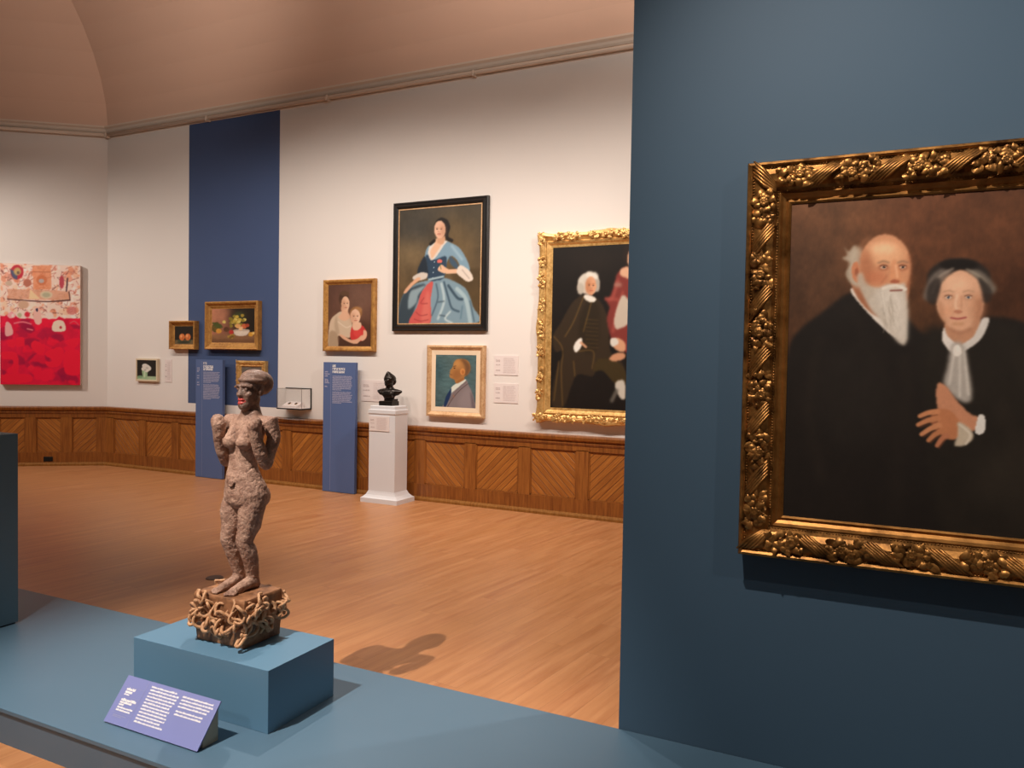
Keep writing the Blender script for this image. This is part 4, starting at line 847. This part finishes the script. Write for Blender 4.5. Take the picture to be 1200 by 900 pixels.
for s in (-1, 1):                             # breasts, hips, legs, feet, arms
    cx_, cy_ = ctr(289)
    ell(b, (cx_+s*.038, cy_-.054, zz(518)), (.036, .036, .031)); tube(b, [(cx_+s*.036, cy_-.040, zz(503)), (cx_+s*.038, cy_-.058, zz(516))], [.018, .028], 12)
    hx, hy = ctr(288); kx, ky = ctr(280); ax, ay = ctr(284); tx, ty = ctr(284)
    tube(b, [(hx+s*.050, hy, zz(585)), (tx+s*.052, ty-.004, zz(604)), (tx+s*.048, ty-.008, zz(618)), (kx+s*.045, ky-.012, zz(636)), (kx+s*.046+.008, ky+.006, zz(648)), (ax+s*.044, ay+.010, zz(662)), (ax+s*.040, ay+.022, zz(676)), (ax+s*.040, ay+.026, zz(688))], [.057, .054, .048, .036, .037, .032, .027, .026], 18)
    fx, fy = ax+s*.040, ay+.02
    tube(b, [(fx, fy+.022, .222), (fx, fy-.02, .232), (fx-s*.002, fy-.075, .219), (fx-s*.004, fy-.125, .212)], [.022, .026, .022, .015], 14)
    for t in range(5): tube(b, [(fx+s*(-.016+.009*t), fy-.11, .213), (fx+s*(-.018+.010*t), fy-.145+abs(t-1)*.006, .209)], [.008, .006], 8)
    sx, sy = ctr(292)
    S_ = Vector((sx+s*.112, sy+.006, zz(495))); E_ = Vector((sx+s*.115-.010, sy-.012, zz(544))); W_ = Vector((sx+s*.100, sy-.078, zz(497)))
    tube(b, [(sx+s*.07, sy+.004, zz(497)), S_, S_.lerp(E_, .35)+Vector((s*.014, .014, 0)), S_.lerp(E_, .75)+Vector((s*.006, .008, 0)), E_], [.036, .036, .029, .026, .026], 16)
    tube(b, [E_, E_.lerp(W_, .3)+Vector((0, -.010, 0)), E_.lerp(W_, .65)+Vector((0, -.012, 0)), W_, W_+Vector((s*.008, .0, .010))], [.027, .029, .026, .031, .030], 16)
ell(b, (ctr(285)[0], ctr(285)[1]-.036, zz(562)), (.055, .032, .05)); ell(b, (ctr(288)[0], ctr(288)[1]-.052, zz(586)), (.026, .026, .024))
for s in (-1, 1): ell(b, (ctr(288)[0]+s*.043, ctr(288)[1]+.032, zz(584)), (.05, .05, .055))
# navel ring and incised curls in low relief
nx, ny = ctr(285)
for rad, cz in ((.014, 566), (.006, 566)): tube(b, [(nx+rad*math.cos(t), ny-.0745+.12*rad*abs(math.cos(t)), zz(cz)+rad*math.sin(t)) for t in np.linspace(0, 2*PI, 13)], .0034, 6, False)
# head, facing the front of the platform
hx, hy = ctr(294); hc = Vector((hx, hy, zz(452))); u = KS
def H_(f, r, d): return hc+Vector((r*u, -f*u, -d*u))
ell(b, H_(-3, 0, 0), (13.5*u, 19*u, 15*u)); ell(b, H_(7, 0, 11), (11*u, 11.5*u, 17*u)); ell(b, H_(11.3, 0, 23), (7.8*u, 8.5*u, 8*u)); ell(b, H_(2, 0, 16), (11*u, 12*u, 11*u))
ell(b, H_(-6, 0, -7), (15.5*u, 20.5*u, 12*u), (-.12, 0, 0)); ell(b, H_(-16, 0, -2), (14.5*u, 14*u, 14.5*u)); tube(b, [H_(15*math.cos(t)-1, 14.2*math.sin(t), -5-1.5*math.cos(t)) for t in np.linspace(-2.2, 2.2, 15)], 2.6*u, 10)
tube(b, [H_(16, 0, 0), H_(17.8, 0, 6), H_(19.2, 0, 11)], [2*u, 2.4*u, 3.2*u], 10); ell(b, H_(17.3, 0, 12.5), (4.4*u, 3*u, 2.2*u))
for s in (-1, 1):
    tube(b, [H_(17.5, s*2.5, .5), H_(16.5, s*7, 0), H_(12, s*10.5, 2)], [1.8*u, 1.9*u, 1.5*u], 8); ell(b, H_(15.3, s*5.6, 4.8), (2.9*u, 2*u, 1.5*u)); ell(b, H_(12, s*7.5, 11), (4*u, 4*u, 4*u))
    ell(b, H_(-2, s*13.3, 8), (1.8*u, 3.6*u, 5.2*u))
t_ = sculpt(b, .0036, 2)
t_.normal_update()
for v in t_.verts:
    p_ = v.co*1.0; k_ = .4 if p_.z > .95 else 1.1
    a_ = noise.noise(p_*34)*.0022+noise.noise(p_*75+Vector((3, 7, 1)))*.0020-(1-min(1, abs(noise.noise(p_*46+Vector((9, 2, 4))))*5))*.0022
    v.co = p_+v.normal*a_*k_*.72
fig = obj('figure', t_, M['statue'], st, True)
b = NB(); tube(b, [H_(15, -5.2, 18.4), H_(17.9, -2.5, 16.8), H_(18.2, 0, 17.2), H_(17.9, 2.5, 16.8), H_(15, 5.2, 18.4)], [.7*u, 1.8*u, 1.9*u, 1.8*u, .7*u], 10); tube(b, [H_(15, -5.6, 19.4), H_(17.6, -2.4, 21.2), H_(17.9, 0, 21.6), H_(17.6, 2.4, 21.2), H_(15, 5.6, 19.4)], [.7*u, 2*u, 2.3*u, 2*u, .7*u], 10)
obj('lips', sculpt(b, .002, 2), M['lip'], fig, True, label='red painted lips')
bx0, bx1, by0, by1, bh = -.128, .152, -.125, .095, .203
b = NB(); ring_loft(b, [[(bx0+.006, by0+.004, 0), (bx1-.006, by0+.006, 0), (bx1-.006, by1-.004, 0), (bx0+.006, by1-.004, 0)], [(bx0, by0, .1), (bx1, by0+.002, .1), (bx1, by1, .1), (bx0, by1, .1)], [(bx0-.006, by0-.004, bh-.012), (bx1+.004, by0-.002, bh-.012), (bx1+.004, by1, bh-.012), (bx0-.006, by1, bh-.012)], [(bx0-.002, by0, bh), (bx1, by0+.002, bh), (bx1, by1-.002, bh), (bx0-.002, by1-.002, bh)]])
bmesh.ops.bevel(b, geom=b.edges[:], offset=.003, segments=1, affect='EDGES'); bmesh.ops.subdivide_edges(b, edges=b.edges[:], cuts=3, use_grid_fill=True)
for v in b.verts: v.co += Vector((noise.noise(v.co*25), noise.noise(v.co*25+Vector((9, 0, 0))), 0))*.003
blk = obj('base_block', b, M['block'], st)
rr = random.Random(77)
def tendril(o_, al, upv, out, L, z_lo, z_hi):
    t = rr.uniform(.0, 1)*L; z = rr.uniform(z_lo, z_hi); h_ = rr.uniform(0, 2*PI); cv = rr.choice((-1, 1))*rr.uniform(.25, .75); n = rr.randint(7, 11); stp = rr.uniform(.010, .0145); pts = []
    lift = rr.uniform(.014, .044); e = 0
    for k in range(n):
        f = k/(n-1); hh = -.003+lift*math.sin(PI*min(1, f*1.15))+.004*f
        zc = max(.03, min(bh-.004+.012, z)); tc = max(-.012, min(L+.012, t)); pts.append(o_+al*tc+upv*zc+out*max(hh, -.003)); t += stp*math.cos(h_); z += stp*math.sin(h_); h_ += cv*(1+.5*rr.uniform(-1, 1))
    b = NB(); tube(b, crs(pts, 3), rr.uniform(.0056, .0078), 8); obj('tendril', b, M['tendril'], blk, True)
X_, Y_, Z_ = Vector((1, 0, 0)), Vector((0, 1, 0)), Vector((0, 0, 1))
for k in range(42): tendril(Vector((bx0, by0, 0)), X_, Z_, -Y_, bx1-bx0, .045 if k % 3 == 0 else .085, .175)
for k in range(34): tendril(Vector((bx1, by0, 0)), Y_, Z_, X_, by1-by0, .095, .18)
for k in range(14): tendril(Vector((bx0, by0, 0)), Y_, Z_, -X_, by1-by0, .10, .19)
for k in range(9): tendril(Vector((bx0, by1, 0)), X_, Z_, Y_, bx1-bx0, .10, .18)

# ------------------------------------------------------------------ light
WARM = (1, .88, .78)
def spot(name, loc, tgt, watts, ang=60, blend=.8, rad=.03, c=WARM):
    l = bpy.data.lights.new(name, 'SPOT'); l.energy = watts; l.spot_size = math.radians(ang); l.spot_blend = blend; l.shadow_soft_size = rad; l.color = c
    o = bpy.data.objects.new(name, l); col.objects.link(o); o.location = loc; o.rotation_euler = (Vector(tgt)-Vector(loc)).to_track_quat('-Z', 'Y').to_euler(); return o
spot('statue_spot', (-2.75, .3, 4.3), (-2.55, 2.5, .5), 1000, 46, .8, .02)
spot('rear_spot', (-3.5, 4.45, 4.2), (-2.1, 2.2, .15), 260, 50, .8, .02)
spot('floor_spot', (.3, 4.7, 4.2), (-1.2, 2.7, .15), 190, 25, .9, .03)
spot('portrait_spot', (-.75, .75, 4.2), (.35, 2.9, 1.6), 370, 70, 1, .02)
spot('portrait_fill_spot', (2.0, .6, 3.6), (.3, 2.9, 1.5), 70, 52, 1, .03)
for x, w in ((-9.6, 42), (-8.6, 95), (-7.6, 118), (-6.5, 160), (-5.5, 205), (-4.5, 220), (-3.4, 225), (-2.3, 220), (-1.2, 210)):
    spot('wall_spot', (x-.2, 4.5, 5.1), (x, YW, .95), w*1.12, 92, 1, .04)
lp = mL @ Vector((-3.2, -2.2, 4.3)); spot('red_painting_spot', lp, mL @ Vector((-.7, 0, 1.3)), 400, 90, 1, .04)
spot('front_fill_spot', (-3.3, -1.6, 3.6), (-3.0, 1.9, .1), 150, 50, 1, .1, (1, .93, .88))  # added fill brightening the platform front, stands for unseen room lights
spot('pedestal_fill_spot', (-.2, 5.0, 4.6), (-4.9, 7.0, .5), 400, 60, 1, .1)  # added soft fill for the pedestal's right side, not a known fixture
spot('floor_fill_spot', (-2.7, 4.8, 5.0), (-1.7, 4.2, 0), 170, 62, 1, .2)  # added fill to lift the floor beyond the platform
spot('cove_bounce_fill', (-6.0, 3.6, 4.9), (-8.6, 6.3, 7.0), 275, 95, 1, .3)  # three added uplights standing in for light bounced onto the ceiling
spot('cove_bounce_fill', (-2.6, 3.8, 4.9), (-4.4, 6.6, 7.0), 235, 95, 1, .3)
spot('cove_bounce_fill', (-.6, 4.4, 4.9), (-1.8, 6.8, 6.6), 440, 95, 1, .3)
w = bpy.data.worlds.new('world'); sc.world = w; w.use_nodes = True; w.node_tree.nodes['Background'].inputs[0].default_value = (1, .88, .78, 1); w.node_tree.nodes['Background'].inputs[1].default_value = .07
sc.view_settings.view_transform = 'Standard'; sc.view_settings.look = 'None'; sc.view_settings.exposure = 0
